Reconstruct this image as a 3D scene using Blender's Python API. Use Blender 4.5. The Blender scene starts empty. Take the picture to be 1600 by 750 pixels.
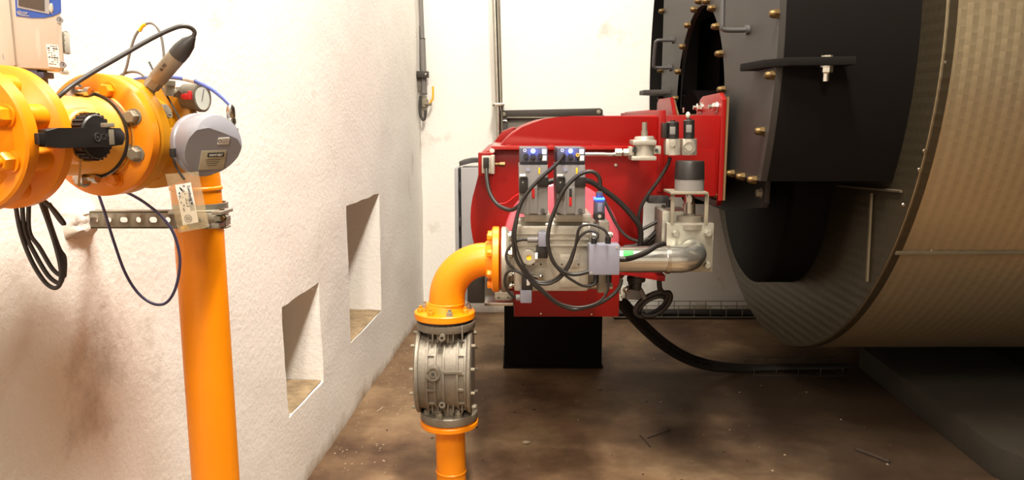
import bpy, bmesh, math, random
from mathutils import Vector, Matrix, noise
random.seed(7)
V = Vector
C = bpy.context.scene.collection
SC = bpy.context.scene
PI = math.pi

# ------------------------------------------------------------------ camera
EYE = 1.2
F = 1200.0
PITCH = math.atan(185 / 1200)
cam = bpy.data.cameras.new('camera')
cam.sensor_width = 36
cam.lens = 36 * F / 1600
cam.clip_start = 0.02
camo = bpy.data.objects.new('camera', cam)
C.objects.link(camo)
camo.location = (0, 0, EYE)
camo.rotation_euler = (PI / 2 - PITCH, 0, 0)
SC.camera = camo

# ------------------------------------------------------------------ world and lights
SC.view_settings.view_transform = 'Standard'
SC.view_settings.look = 'None'
SC.view_settings.gamma = 1
SC.view_settings.use_curve_mapping = False
SC.view_settings.exposure = 0.33
w = bpy.data.worlds.new('boiler_house_air')
SC.world = w
w.use_nodes = True
w.node_tree.nodes['Background'].inputs[0].default_value = (1.0, 0.9, 0.78, 1)
w.node_tree.nodes['Background'].inputs[1].default_value = 0.02


def area(name, loc, sx, sy, power, col, aim=None):
    l = bpy.data.lights.new(name, 'AREA')
    l.shape = 'RECTANGLE'
    l.size, l.size_y, l.energy, l.color = sx, sy, power, col
    o = bpy.data.objects.new(name, l)
    C.objects.link(o)
    o.location = loc
    if aim:
        o.rotation_euler = (V(aim) - V(loc)).to_track_quat('-Z', 'Y').to_euler()
    return o


area('ceiling_tube_lamp', (0.25, 1.35, 3.45), 0.25, 1.3, 155, (1, 0.91, 0.79))
area('rear_fill_lamp', (-0.3, -1.3, 3.45), 0.3, 1.3, 125, (1, 0.90, 0.77))  # unseen lamp behind the camera, set to fill the fronts
area('far_fill_lamp', (-0.05, 3.9, 3.45), 1.0, 0.25, 36, (1, 0.93, 0.80))  # unseen lamp added to brighten the back wall and far floor


# ------------------------------------------------------------------ pixel helpers (1600 x 750 frame)
def U(px, py, Y):
    a = (px - 800) / F
    b = -(py - 375) / F
    c, s = math.cos(PITCH), math.sin(PITCH)
    r = V((a, c + b * s, -s + b * c))
    return r * (Y / r.y) + V((0, 0, EYE))


def UX(px, py, X):
    r = U(px, py, 1.0) - V((0, 0, EYE))
    return r * (X / r.x) + V((0, 0, EYE))


def UZ(px, py, Z):
    r = U(px, py, 1.0) - V((0, 0, EYE))
    return r * ((Z - EYE) / r.z) + V((0, 0, EYE))


def mpp(Y):
    return Y / F * 1.004


# ------------------------------------------------------------------ materials
def mat(name, col, rough=0.5, metal=0.0, var=0.0, vscale=8.0, bump=0.0, bscale=60.0, col2=None, emit=None,
        estr=0.0, coat=0.0, spec=None, thr=(0.35, 0.7)):
    m = bpy.data.materials.new(name)
    m.use_nodes = True
    nt = m.node_tree
    b = nt.nodes['Principled BSDF']
    b.inputs['Base Color'].default_value = (*col, 1)
    b.inputs['Roughness'].default_value = rough
    b.inputs['Metallic'].default_value = metal
    if coat:
        b.inputs['Coat Weight'].default_value = coat
        b.inputs['Coat Roughness'].default_value = 0.15
    if spec is not None:
        b.inputs['Specular IOR Level'].default_value = spec
    if emit:
        b.inputs['Emission Color'].default_value = (*emit, 1)
        b.inputs['Emission Strength'].default_value = estr
    tc = nt.nodes.new('ShaderNodeTexCoord')
    if var > 0 or col2:
        n = nt.nodes.new('ShaderNodeTexNoise')
        n.inputs['Scale'].default_value = vscale
        n.inputs['Detail'].default_value = 6
        n.inputs['Roughness'].default_value = 0.6
        nt.links.new(tc.outputs['Object'], n.inputs['Vector'])
        r = nt.nodes.new('ShaderNodeValToRGB')
        r.color_ramp.elements[0].position, r.color_ramp.elements[1].position = thr
        c2 = col2 if col2 else tuple(c * (1 - var) for c in col)
        r.color_ramp.elements[0].color = (*c2, 1)
        r.color_ramp.elements[1].color = (*col, 1)
        nt.links.new(n.outputs['Fac'], r.inputs['Fac'])
        nt.links.new(r.outputs['Color'], b.inputs['Base Color'])
    if bump > 0:
        n2 = nt.nodes.new('ShaderNodeTexNoise')
        n2.inputs['Scale'].default_value = bscale
        n2.inputs['Detail'].default_value = 5
        nt.links.new(tc.outputs['Object'], n2.inputs['Vector'])
        bp = nt.nodes.new('ShaderNodeBump')
        bp.inputs['Strength'].default_value = bump
        bp.inputs['Distance'].default_value = 0.01
        nt.links.new(n2.outputs['Fac'], bp.inputs['Height'])
        nt.links.new(bp.outputs['Normal'], b.inputs['Normal'])
    return m


def srgb(r, g, b):
    def f(c):
        c /= 255
        return c / 12.92 if c <= 0.04045 else ((c + 0.055) / 1.055) ** 2.4
    return (f(r), f(g), f(b))


ORANGE = mat('orange_gas_paint', srgb(250, 147, 3), 0.38, var=0.12, vscale=5, bump=0.04, bscale=40)
YELLOW = mat('ochre_gas_paint', srgb(214, 146, 10), 0.40, var=0.2, vscale=9, bump=0.05, bscale=40)
PALE = mat('pale_overspray_paint', srgb(246, 178, 70), 0.45, var=0.15, vscale=10)
RED = mat('red_enamel', srgb(132, 8, 5), 0.36, var=0.10, vscale=3, spec=0.35)
REDGLOSS = mat('glossy_red_enamel', srgb(150, 20, 16), 0.2, coat=0.5)
DRUMRED = mat('red_enamel_painted_sheen', srgb(226, 104, 118), 0.16, coat=0.8)  # lamp reflection on the drum painted in as a pink base colour
PINK = mat('worn_red_flange_paint', srgb(190, 62, 56), 0.35, var=0.2, vscale=20)
BLACKM = mat('black_heat_paint', (0.005, 0.004, 0.0035), 0.7, spec=0.1)
FACE = mat('dark_grey_door_paint', srgb(44, 40, 36), 0.6, var=0.25, vscale=3)
VOID = mat('black_interior', (0.004, 0.003, 0.003), 0.95, spec=0.0)
RUBBER = mat('black_cable_sheath', (0.016, 0.013, 0.011), 0.45)
GREYCAB = mat('dark_grey_cable_sheath', (0.05, 0.045, 0.042), 0.45)
GREYWIRE = mat('grey_cable_sheath', (0.20, 0.19, 0.18), 0.5)
BLUEWIRE = mat('blue_cable_sheath', srgb(84, 100, 172), 0.45)
NAVYWIRE = mat('navy_cable_sheath', srgb(66, 62, 96), 0.45)
BLACKP = mat('black_plastic', (0.014, 0.012, 0.011), 0.38)
DKPLAST = mat('charcoal_plastic', (0.045, 0.043, 0.042), 0.45)
CAST = mat('cast_aluminium', srgb(196, 190, 176), 0.38, metal=0.6, var=0.25, vscale=10, bump=0.08, bscale=120)
CASTD = mat('dusty_cast_grey', srgb(146, 138, 124), 0.48, metal=0.35, var=0.4, vscale=7, bump=0.12, bscale=90)
STEEL = mat('bright_steel', srgb(200, 196, 186), 0.25, metal=1.0, var=0.15, vscale=25)
GALV = mat('galvanised_pipe', srgb(214, 214, 206), 0.19, metal=0.9, var=0.12, vscale=14)
ZINC = mat('zinc_plate', srgb(176, 174, 160), 0.4, metal=0.7, var=0.2, vscale=18)
BRASS = mat('dull_brass', srgb(100, 80, 48), 0.45, metal=0.8, var=0.25, vscale=60)
STRUT = mat('weathered_strut_steel', srgb(150, 142, 124), 0.5, metal=0.25, var=0.25, vscale=30)
STRUTD = mat('dull_trim_strip', srgb(104, 94, 76), 0.5, metal=0.6)
ACT = mat('actuator_grey', srgb(122, 118, 114), 0.45, var=0.06, vscale=20)
ACTHEAD = mat('actuator_head_grey', srgb(70, 70, 80), 0.40)
JBOX = mat('lavender_grey_polycarbonate', srgb(128, 128, 141), 0.4)
CABIN = mat('light_grey_cabinet_paint', srgb(158, 158, 160), 0.5)
FRAME = mat('dark_brown_steel_frame', srgb(62, 56, 50), 0.5, metal=0.2, var=0.2)
PANEL = mat('grey_hatch_panel', srgb(122, 116, 106), 0.55, var=0.12)
WHITEP = mat('white_plastic', srgb(192, 188, 174), 0.42)
LABEL = mat('white_paper', srgb(238, 236, 230), 0.6)
INK = mat('black_ink', (0.02, 0.02, 0.02), 0.6)
BLUEP = mat('blue_front_panel', srgb(44, 84, 176), 0.4)
SCREEN = mat('lcd_screen', srgb(74, 64, 52), 0.15)
BLUEDK = mat('slate_blue_plastic', srgb(70, 74, 96), 0.5)
METER = mat('grey_meter_plastic', srgb(140, 140, 148), 0.28, var=0.06)
GREEN = mat('green_label', srgb(40, 214, 70), 0.5)
YELP = mat('yellow_plastic', srgb(240, 186, 20), 0.4)
REDP = mat('red_plastic', srgb(190, 28, 30), 0.35)
GLASS = mat('gauge_glass', srgb(214, 218, 210), 0.08)
LEDB = mat('blue_led', (0.1, 0.2, 1.0), 0.4, emit=(0.01, 0.06, 1.0), estr=6)
LEDW = mat('blue_led_core', (0.5, 0.6, 1.0), 0.4, emit=(0.02, 0.10, 1.0), estr=5)
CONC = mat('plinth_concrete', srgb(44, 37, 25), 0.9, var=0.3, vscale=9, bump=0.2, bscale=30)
GASKET = mat('tan_gasket', srgb(104, 80, 48), 0.7)
TANSTRIP = mat('wood_splint', srgb(200, 168, 110), 0.6)
DEBRIS = mat('plaster_flake', srgb(170, 154, 130), 0.9)
DIRT = mat('dark_grit', srgb(52, 40, 30), 0.9)


def bag_material():
    m = bpy.data.materials.new('clear_polythene')
    m.use_nodes = True
    nt = m.node_tree
    b = nt.nodes['Principled BSDF']
    b.inputs['Base Color'].default_value = (*srgb(205, 186, 150), 1)
    b.inputs['Roughness'].default_value = 0.25
    t = nt.nodes.new('ShaderNodeBsdfTransparent')
    t.inputs[0].default_value = (0.95, 0.93, 0.88, 1)
    mx = nt.nodes.new('ShaderNodeMixShader')
    mx.inputs[0].default_value = 0.26
    nt.links.new(t.outputs[0], mx.inputs[1])
    nt.links.new(b.outputs[0], mx.inputs[2])
    nt.links.new(mx.outputs[0], nt.nodes['Material Output'].inputs[0])
    return m


BAG = bag_material()


def wall_material():
    m = mat('white_limewash', srgb(236, 231, 222), 0.9, spec=0.15)
    nt = m.node_tree
    b = nt.nodes['Principled BSDF']
    tc = nt.nodes.new('ShaderNodeTexCoord')
    n1 = nt.nodes.new('ShaderNodeTexNoise'); n1.inputs['Scale'].default_value = 2.2; n1.inputs['Detail'].default_value = 8
    n1.inputs['Roughness'].default_value = 0.68
    r1 = nt.nodes.new('ShaderNodeValToRGB')
    r1.color_ramp.elements[0].position = 0.24; r1.color_ramp.elements[0].color = (*srgb(190, 180, 168), 1)
    r1.color_ramp.elements[1].position = 0.40; r1.color_ramp.elements[1].color = (*srgb(243, 240, 234), 1)
    nt.links.new(tc.outputs['Object'], n1.inputs['Vector'])
    nt.links.new(n1.outputs['Fac'], r1.inputs['Fac'])
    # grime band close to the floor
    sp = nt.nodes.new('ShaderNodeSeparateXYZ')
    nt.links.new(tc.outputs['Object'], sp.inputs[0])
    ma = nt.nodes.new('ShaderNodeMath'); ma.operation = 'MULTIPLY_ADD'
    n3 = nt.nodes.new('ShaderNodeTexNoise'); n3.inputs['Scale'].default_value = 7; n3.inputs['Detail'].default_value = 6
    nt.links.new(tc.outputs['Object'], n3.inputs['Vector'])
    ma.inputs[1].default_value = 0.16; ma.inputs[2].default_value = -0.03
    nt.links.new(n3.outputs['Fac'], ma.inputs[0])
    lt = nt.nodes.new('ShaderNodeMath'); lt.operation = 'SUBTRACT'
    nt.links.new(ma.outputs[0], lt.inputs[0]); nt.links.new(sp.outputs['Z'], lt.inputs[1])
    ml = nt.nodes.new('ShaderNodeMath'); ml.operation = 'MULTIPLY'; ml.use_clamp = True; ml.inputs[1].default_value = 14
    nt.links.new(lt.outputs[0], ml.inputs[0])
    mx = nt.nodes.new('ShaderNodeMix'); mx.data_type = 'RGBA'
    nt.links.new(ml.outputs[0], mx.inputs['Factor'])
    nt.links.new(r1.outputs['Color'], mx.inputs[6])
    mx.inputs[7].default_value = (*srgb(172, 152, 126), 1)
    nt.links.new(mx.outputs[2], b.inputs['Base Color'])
    n2 = nt.nodes.new('ShaderNodeTexNoise'); n2.inputs['Scale'].default_value = 55; n2.inputs['Detail'].default_value = 8
    n2.inputs['Roughness'].default_value = 0.65
    nt.links.new(tc.outputs['Object'], n2.inputs['Vector'])
    bp = nt.nodes.new('ShaderNodeBump'); bp.inputs['Strength'].default_value = 0.3; bp.inputs['Distance'].default_value = 0.010
    nt.links.new(n2.outputs['Fac'], bp.inputs['Height'])
    nt.links.new(bp.outputs['Normal'], b.inputs['Normal'])
    return m


WALL = wall_material()
DULL = mat('dusky_wall_paint', srgb(88, 74, 58), 0.9)


def floor_material():
    m = mat('stained_shaded_concrete_floor', srgb(150, 122, 92), 0.62, spec=0.3)
    nt = m.node_tree
    b = nt.nodes['Principled BSDF']
    tc = nt.nodes.new('ShaderNodeTexCoord')
    n1 = nt.nodes.new('ShaderNodeTexNoise'); n1.inputs['Scale'].default_value = 1.7; n1.inputs['Detail'].default_value = 9
    n1.inputs['Roughness'].default_value = 0.62
    nt.links.new(tc.outputs['Object'], n1.inputs['Vector'])
    r1 = nt.nodes.new('ShaderNodeValToRGB')
    e = r1.color_ramp.elements
    e[0].position = 0.34; e[0].color = (*srgb(70, 48, 34), 1)
    e[1].position = 0.66; e[1].color = (*srgb(152, 128, 98), 1)
    k = e.new(0.50); k.color = (*srgb(116, 91, 67), 1)
    nt.links.new(n1.outputs['Fac'], r1.inputs['Fac'])
    n2 = nt.nodes.new('ShaderNodeTexNoise'); n2.inputs['Scale'].default_value = 26; n2.inputs['Detail'].default_value = 8
    nt.links.new(tc.outputs['Object'], n2.inputs['Vector'])
    mx = nt.nodes.new('ShaderNodeMix'); mx.data_type = 'RGBA'; mx.blend_type = 'OVERLAY'
    mx.inputs['Factor'].default_value = 0.35
    nt.links.new(r1.outputs['Color'], mx.inputs[6])
    nt.links.new(n2.outputs['Color'], mx.inputs[7])
    bw = nt.nodes.new('ShaderNodeRGBToBW'); nt.links.new(n2.outputs['Color'], bw.inputs[0])
    nt.links.new(bw.outputs[0], mx.inputs[7])
    # boiler and burner shade painted on the floor as a broad ragged patch
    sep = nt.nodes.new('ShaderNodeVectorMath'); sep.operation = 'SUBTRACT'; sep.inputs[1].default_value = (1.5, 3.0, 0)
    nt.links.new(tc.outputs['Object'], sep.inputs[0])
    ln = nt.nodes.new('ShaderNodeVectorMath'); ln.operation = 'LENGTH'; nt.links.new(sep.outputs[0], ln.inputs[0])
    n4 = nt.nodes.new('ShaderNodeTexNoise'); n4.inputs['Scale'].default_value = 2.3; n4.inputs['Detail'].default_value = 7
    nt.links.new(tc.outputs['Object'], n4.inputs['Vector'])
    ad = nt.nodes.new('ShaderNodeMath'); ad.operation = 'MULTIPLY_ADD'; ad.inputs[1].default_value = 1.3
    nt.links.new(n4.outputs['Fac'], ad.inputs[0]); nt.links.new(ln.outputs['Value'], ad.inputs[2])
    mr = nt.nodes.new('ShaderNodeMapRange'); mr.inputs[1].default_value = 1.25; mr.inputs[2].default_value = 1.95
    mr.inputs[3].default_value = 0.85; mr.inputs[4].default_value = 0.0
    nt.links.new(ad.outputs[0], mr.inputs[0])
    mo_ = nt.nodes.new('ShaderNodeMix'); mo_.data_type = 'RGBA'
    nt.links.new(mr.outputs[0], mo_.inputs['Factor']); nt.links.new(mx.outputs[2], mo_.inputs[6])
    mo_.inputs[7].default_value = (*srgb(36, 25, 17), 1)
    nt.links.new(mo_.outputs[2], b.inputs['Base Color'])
    r2 = nt.nodes.new('ShaderNodeMapRange')
    r2.inputs[3].default_value = 0.42; r2.inputs[4].default_value = 0.8
    nt.links.new(n1.outputs['Fac'], r2.inputs[0])
    nt.links.new(r2.outputs[0], b.inputs['Roughness'])
    bp = nt.nodes.new('ShaderNodeBump'); bp.inputs['Strength'].default_value = 0.15; bp.inputs['Distance'].default_value = 0.01
    nt.links.new(n2.outputs['Fac'], bp.inputs['Height'])
    nt.links.new(bp.outputs['Normal'], b.inputs['Normal'])
    return m


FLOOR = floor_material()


def cladding_material(name, col, rough):
    # stucco embossed aluminium: columns of small fan shaped facets, laid out in the sheet's own UV (metres)
    m = mat(name, col, rough, metal=0.8)
    nt = m.node_tree
    b = nt.nodes['Principled BSDF']
    uv = nt.nodes.new('ShaderNodeUVMap')
    sp = nt.nodes.new('ShaderNodeSeparateXYZ')
    nt.links.new(uv.outputs[0], sp.inputs[0])

    def mth(op, a, bb=None, cc=None):
        n = nt.nodes.new('ShaderNodeMath'); n.operation = op
        for i, x in enumerate((a, bb, cc)):
            if x is None: continue
            if isinstance(x, (int, float)): n.inputs[i].default_value = x
            else: nt.links.new(x, n.inputs[i])
        return n.outputs[0]
    a = mth('DIVIDE', sp.outputs['Y'], 0.034)
    col = mth('FLOOR', a)
    fa = mth('FRACT', a)
    half = mth('MULTIPLY', mth('MODULO', col, 2.0), 0.5)
    fu = mth('FRACT', mth('ADD', mth('DIVIDE', sp.outputs['X'], 0.034), half))
    tri = mth('SUBTRACT', 1.0, mth('ABSOLUTE', mth('MULTIPLY_ADD', fa, 2.0, -1.0)))
    h = mth('MULTIPLY', fu, tri)
    bp = nt.nodes.new('ShaderNodeBump'); bp.inputs['Strength'].default_value = 0.36; bp.inputs['Distance'].default_value = 0.004
    nt.links.new(h, bp.inputs['Height'])
    nt.links.new(bp.outputs['Normal'], b.inputs['Normal'])
    return m


CLAD = cladding_material('embossed_aluminium_cladding', srgb(190, 174, 142), 0.36)
CLADEND = cladding_material('shaded_embossed_cladding', srgb(84, 75, 58), 0.42)  # darker copy of CLAD, end face shade and dark reflection put into the colour


# ------------------------------------------------------------------ mesh builder
def frame(axis):
    z = V(axis).normalized()
    x = z.orthogonal().normalized() if abs(z.z) > 0.99 or abs(z.z) < 1e-6 and abs(z.x) < 1e-6 else V((0, 0, 1)).cross(z).normalized()
    y = z.cross(x)
    return x, y, z


class MB:
    def __init__(s):
        s.bm = bmesh.new()

    def v(s, p):
        return s.bm.verts.new(p)

    def face(s, vs):
        try:
            return s.bm.faces.new(vs)
        except ValueError:
            return None

    def lathe(s, o, axis, prof, seg=28, a0=0.0):
        x, y, z = frame(axis)
        o = V(o)
        rings = []
        for r, h in prof:
            if r < 1e-6:
                rings.append([s.v(o + z * h)])
            else:
                rings.append([s.v(o + z * h + (x * math.cos(a0 + 2 * PI * i / seg) + y * math.sin(a0 + 2 * PI * i / seg)) * r)
                              for i in range(seg)])
        for a, b in zip(rings, rings[1:]):
            for i in range(seg):
                j = (i + 1) % seg
                if len(a) == 1 and len(b) == 1: continue
                if len(a) == 1: s.face([a[0], b[j], b[i]][::-1])
                elif len(b) == 1: s.face([a[i], a[j], b[0]])
                else: s.face([a[i], a[j], b[j], b[i]])
        if len(rings[0]) > 1: s.face(rings[0][::-1])
        if len(rings[-1]) > 1: s.face(rings[-1])
        return s

    def cyl(s, p0, p1, r, r1=None, seg=24, bev=0.0, a0=0.0):
        p0, p1 = V(p0), V(p1)
        L = (p1 - p0).length
        r1 = r if r1 is None else r1
        if bev:
            pr = [(r - bev, 0), (r, bev), (r1, L - bev), (r1 - bev, L)]
        else:
            pr = [(r, 0), (r1, L)]
        return s.lathe(p0, p1 - p0, pr, seg, a0)

    def ring(s, o, axis, ri, ro, t, seg=32):
        x, y, z = frame(axis)
        o = V(o)
        L = []
        for r, h in ((ri, 0), (ro, 0), (ro, t), (ri, t)):
            L.append([s.v(o + z * h + (x * math.cos(2 * PI * i / seg) + y * math.sin(2 * PI * i / seg)) * r) for i in range(seg)])
        for k in range(4):
            a, b = L[k], L[(k + 1) % 4]
            for i in range(seg):
                j = (i + 1) % seg
                s.face([a[i], a[j], b[j], b[i]])
        return s

    def box(s, c, size, bev=0.0, rot=None):
        c = V(c)
        n0 = set(s.bm.verts)
        h = V(size) / 2
        vs = []
        for i in range(8):
            p = V((h.x * (1 if i & 1 else -1), h.y * (1 if i & 2 else -1), h.z * (1 if i & 4 else -1)))
            if rot: p = rot @ p
            vs.append(s.v(c + p))
        for f in ((0, 2, 3, 1), (4, 5, 7, 6), (0, 1, 5, 4), (2, 6, 7, 3), (0, 4, 6, 2), (1, 3, 7, 5)):
            s.face([vs[k] for k in f])
        if bev:
            es = set()
            for q in vs:
                es.update(q.link_edges)
            bmesh.ops.bevel(s.bm, geom=list(es), offset=bev, segments=2, affect='EDGES', profile=0.6)
        return s

    def bpx(s, x0, y0, x1, y1, Y0, Y1, bev=0.0):
        a, b = U(x0, y0, Y0), U(x1, y1, Y0)
        return s.box(V(((a.x + b.x) / 2, (Y0 + Y1) / 2, (a.z + b.z) / 2)), (abs(b.x - a.x), Y1 - Y0, abs(a.z - b.z)), bev)

    def prism(s, pts, off, bev=0.0):
        off = V(off)
        a = [s.v(p) for p in pts]
        b = [s.v(V(p) + off) for p in pts]
        f0 = s.face(a); f1 = s.face(b[::-1])
        n = len(a)
        sides = [s.face([a[i], b[i], b[(i + 1) % n], a[(i + 1) % n]]) for i in range(n)]
        if bev:
            es = set(f0.edges) | set(f1.edges)
            bmesh.ops.bevel(s.bm, geom=list(es), offset=bev, segments=2, affect='EDGES', profile=0.6)
        return s

    def tube(s, pts, r, seg=10, smooth=True, sub=6, r1=None):
        P = [V(p) for p in pts]
        if smooth and len(P) > 2:
            Q = []
            for i in range(len(P) - 1):
                p0, p1, p2, p3 = P[max(i - 1, 0)], P[i], P[i + 1], P[min(i + 2, len(P) - 1)]
                for k in range(sub):
                    t = k / sub
                    Q.append(0.5 * ((2 * p1) + (p2 - p0) * t + (2 * p0 - 5 * p1 + 4 * p2 - p3) * t * t + (3 * p1 - p0 - 3 * p2 + p3) * t ** 3))
            Q.append(P[-1])
            P = Q
        n = len(P)
        T = [(P[min(i + 1, n - 1)] - P[max(i - 1, 0)]).normalized() for i in range(n)]
        x = T[0].orthogonal().normalized()
        prev = None
        for i in range(n):
            x = (x - T[i] * x.dot(T[i])).normalized()
            y = T[i].cross(x)
            rr = r if r1 is None else r + (r1 - r) * i / (n - 1)
            ring = [s.v(P[i] + (x * math.cos(2 * PI * k / seg) + y * math.sin(2 * PI * k / seg)) * rr) for k in range(seg)]
            if prev:
                for k in range(seg):
                    j = (k + 1) % seg
                    s.face([prev[k], prev[j], ring[j], ring[k]])
            else:
                s.face(ring[::-1])
            prev = ring
        s.face(prev)
        return s

    def ball(s, c, r, sx=(1, 1, 1), seg=16):
        m = Matrix.Translation(V(c)) @ Matrix.Diagonal((r * sx[0], r * sx[1], r * sx[2], 1))
        bmesh.ops.create_uvsphere(s.bm, u_segments=seg, v_segments=seg // 2, radius=1, matrix=m)
        return s

    def hexbolt(s, p, d, r, h, shank=0.0, washer=True):
        d = V(d).normalized(); p = V(p)
        z = 0
        if washer:
            s.cyl(p, p + d * h * 0.22, r * 1.22, seg=18); z = h * 0.22
        s.lathe(p + d * z, d, [(r, 0), (r, h * 0.8), (r * 0.8, h)], 6, random.random())
        if shank:
            s.cyl(p + d * (z + h), p + d * (z + h + shank), r * 0.55, seg=10)
        return s

    def acorn(s, p, d, r):
        d = V(d).normalized(); p = V(p)
        s.lathe(p, d, [(r, 0), (r, r * 0.9)], 6)
        s.lathe(p + d * r * 0.9, d, [(r * 0.86, 0), (r * 0.82, r * 0.5), (r * 0.55, r * 0.95), (0, r * 1.15)], 12)
        return s


def own(o, label, cat, group=None, kind=None):
    if label: o['label'] = label
    if cat: o['category'] = cat
    if group: o['group'] = group
    if kind: o['kind'] = kind
    return o


def root_loc(o):
    l = V((0, 0, 0))
    while o:
        l += o.location
        o = o.parent
    return l


def fin(mb, name, m, parent=None, ang=38, origin=None, label=None, fix=True):
    bm = mb.bm
    if fix: bmesh.ops.recalc_face_normals(bm, faces=bm.faces[:])
    a = math.radians(ang)
    for e in bm.edges:
        if len(e.link_faces) == 2:
            e.smooth = e.calc_face_angle(0) < a
    for f in bm.faces: f.smooth = True
    off = root_loc(parent) if parent else V(origin or (0, 0, 0))
    bmesh.ops.translate(bm, verts=bm.verts[:], vec=-off)
    me = bpy.data.meshes.new(name)
    bm.to_mesh(me); bm.free()
    me.materials.append(m)
    o = bpy.data.objects.new(name, me)
    C.objects.link(o)
    if parent: o.parent = parent
    else: o.location = off
    if label: o['label'] = label
    return o


def single(mb, name, m, label, cat, group=None, ang=38):
    vs = [q.co for q in mb.bm.verts]
    o = V(((min(q.x for q in vs) + max(q.x for q in vs)) / 2, (min(q.y for q in vs) + max(q.y for q in vs)) / 2, min(q.z for q in vs)))
    return own(fin(mb, name, m, None, ang, o), label, cat, group)


def thing(name, label, cat, loc, group=None):
    o = bpy.data.objects.new(name, None)
    C.objects.link(o)
    o.empty_display_size = 0.05
    o.location = loc
    return own(o, label, cat, group)


def struct(mb, name, m, fix=True):
    return own(fin(mb, name, m, fix=fix), None, None, None, 'structure')


def cable(name, pts, r, m, label, group=None, parent=None):
    mb = MB().tube(pts, r)
    return single(mb, name, m, label, 'cable', group)


def text(body, name, m, parent, loc, right, up, size, align='CENTER'):
    cu = bpy.data.curves.new(name, 'FONT')
    cu.body = body; cu.size = size; cu.align_x = align; cu.align_y = 'CENTER'; cu.extrude = 0.0002
    t = bpy.data.objects.new(name + '_curve', cu)
    C.objects.link(t)
    bpy.context.view_layer.update()
    me = bpy.data.meshes.new_from_object(t.evaluated_get(bpy.context.evaluated_depsgraph_get()))
    bpy.data.objects.remove(t)
    right, up = V(right).normalized(), V(up).normalized()
    n = right.cross(up)
    M3 = Matrix((right, up, n)).transposed()
    off = V(loc) - root_loc(parent)
    for q in me.vertices: q.co = M3 @ q.co + off
    me.materials.clear(); me.materials.append(m)
    o = bpy.data.objects.new(name, me)
    C.objects.link(o); o.parent = parent
    return o


# ================================================================== SETTING
def wx(Y): return -0.84 + 0.059 * Y - 0.05 * min(1, max(0, (2.3 - Y) / 1.1))          # the left wall runs slightly askew
def wallhit(px, py):
    r = U(px, py, 1.0) - V((0, 0, EYE))
    t = -0.84 / (r.x - 0.059 * r.y)
    return r * t + V((0, 0, EYE))


mb = MB()
fl = [(-1.6, -4), (6, -4), (6, 4.95), (-1.6, 4.95)]
mb.prism([V((x, y, -0.15)) for x, y in fl], (0, 0, 0.15))
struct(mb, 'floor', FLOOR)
mb = MB(); mb.prism([V((x, y, 3.7)) for x, y in fl], (0, 0, 0.15))
struct(mb, 'ceiling', mat('ceiling_paint', srgb(120, 110, 98), 0.9))
mb = MB(); mb.box((2.2, 4.86, 1.85), (7.6, 0.2, 3.7)); struct(mb, 'wall_back', WALL)
mb = MB(); mb.box((6.05, 0.5, 1.85), (0.1, 9, 3.7)); struct(mb, 'wall_right', DULL)
mb = MB(); mb.box((2.2, -4.05, 1.85), (7.6, 0.1, 3.7)); struct(mb, 'wall_front', WALL)

# left wall with two deep niches
NI = []
for q in (((441, 480), (497, 443), (506.7, 595), (453, 650.7)), ((540, 322), (591, 303), (598, 483), (550, 537))):
    h = [wallhit(*k) for k in q]
    NI.append(((h[0].y + h[3].y) / 2, (h[1].y + h[2].y) / 2, (h[2].z + h[3].z) / 2, (h[0].z + h[1].z) / 2))


def lines(a, b, cuts, step):
    xs = sorted({a, b, *cuts})
    out = []
    for p, q in zip(xs, xs[1:]):
        n = max(1, int(round((q - p) / step)))
        out += [p + (q - p) * k / n for k in range(n)]
    return out + [b]


YS = lines(0.4, 4.80, [n[0] for n in NI] + [n[1] for n in NI], 0.05)
YS = [-4.0, -2.0] + YS
ZS = lines(0.0, 2.4, [n[2] for n in NI] + [n[3] for n in NI], 0.05) + [3.7]


def wob(p):
    d = noise.noise(V((p.x * 2, p.y * 2.3, p.z * 2.3))) * 0.006 + noise.noise(p * 14) * 0.0035
    e = noise.noise(p * 9 + V((5, 1, 3))) * 0.005
    return p + V((d, e * 0.8, e if p.z > 0.01 else 0))


mb = MB()
grid = {}
def gv(p):
    k = (round(p.x, 4), round(p.y, 4), round(p.z, 4))
    if k not in grid: grid[k] = mb.v(wob(p))
    return grid[k]
def inn(y0, y1, z0, z1):
    ym, zm = (y0 + y1) / 2, (z0 + z1) / 2
    return any(n[0] < ym < n[1] and n[2] < zm < n[3] for n in NI)
for y0, y1 in zip(YS, YS[1:]):
    for z0, z1 in zip(ZS, ZS[1:]):
        if inn(y0, y1, z0, z1): continue
        mb.face([gv(V((wx(y), y, z))) for y, z in ((y0, z0), (y1, z0), (y1, z1), (y0, z1))][::-1])
DN = 0.36
for n in NI:
    ys = [y for y in YS if n[0] - 1e-6 <= y <= n[1] + 1e-6]
    zs = [z for z in ZS if n[2] - 1e-6 <= z <= n[3] + 1e-6]
    ds = [DN * k / 8 for k in range(9)]
    def q(d, y, z): return gv(V((wx(y) - d, y, z)))
    for d0, d1 in zip(ds, ds[1:]):
        for y0, y1 in zip(ys, ys[1:]):
            for z in (zs[0], zs[-1]): mb.face([q(d0, y0, z), q(d0, y1, z), q(d1, y1, z), q(d1, y0, z)])
        for z0, z1 in zip(zs, zs[1:]):
            for y in (ys[0], ys[-1]): mb.face([q(d0, y, z0), q(d0, y, z1), q(d1, y, z1), q(d1, y, z0)])
    for y0, y1 in zip(ys, ys[1:]):
        for z0, z1 in zip(zs, zs[1:]):
            mb.face([q(DN, y0, z0), q(DN, y1, z0), q(DN, y1, z1), q(DN, y0, z1)])
# outer skin so the wall has its thickness
a = [mb.v((wx(y) - 0.5, y, z)) for y, z in ((-4, 0), (4.8, 0), (4.8, 3.7), (-4, 3.7))]
mb.face(a)
struct(mb, 'wall_left', WALL)

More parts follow.
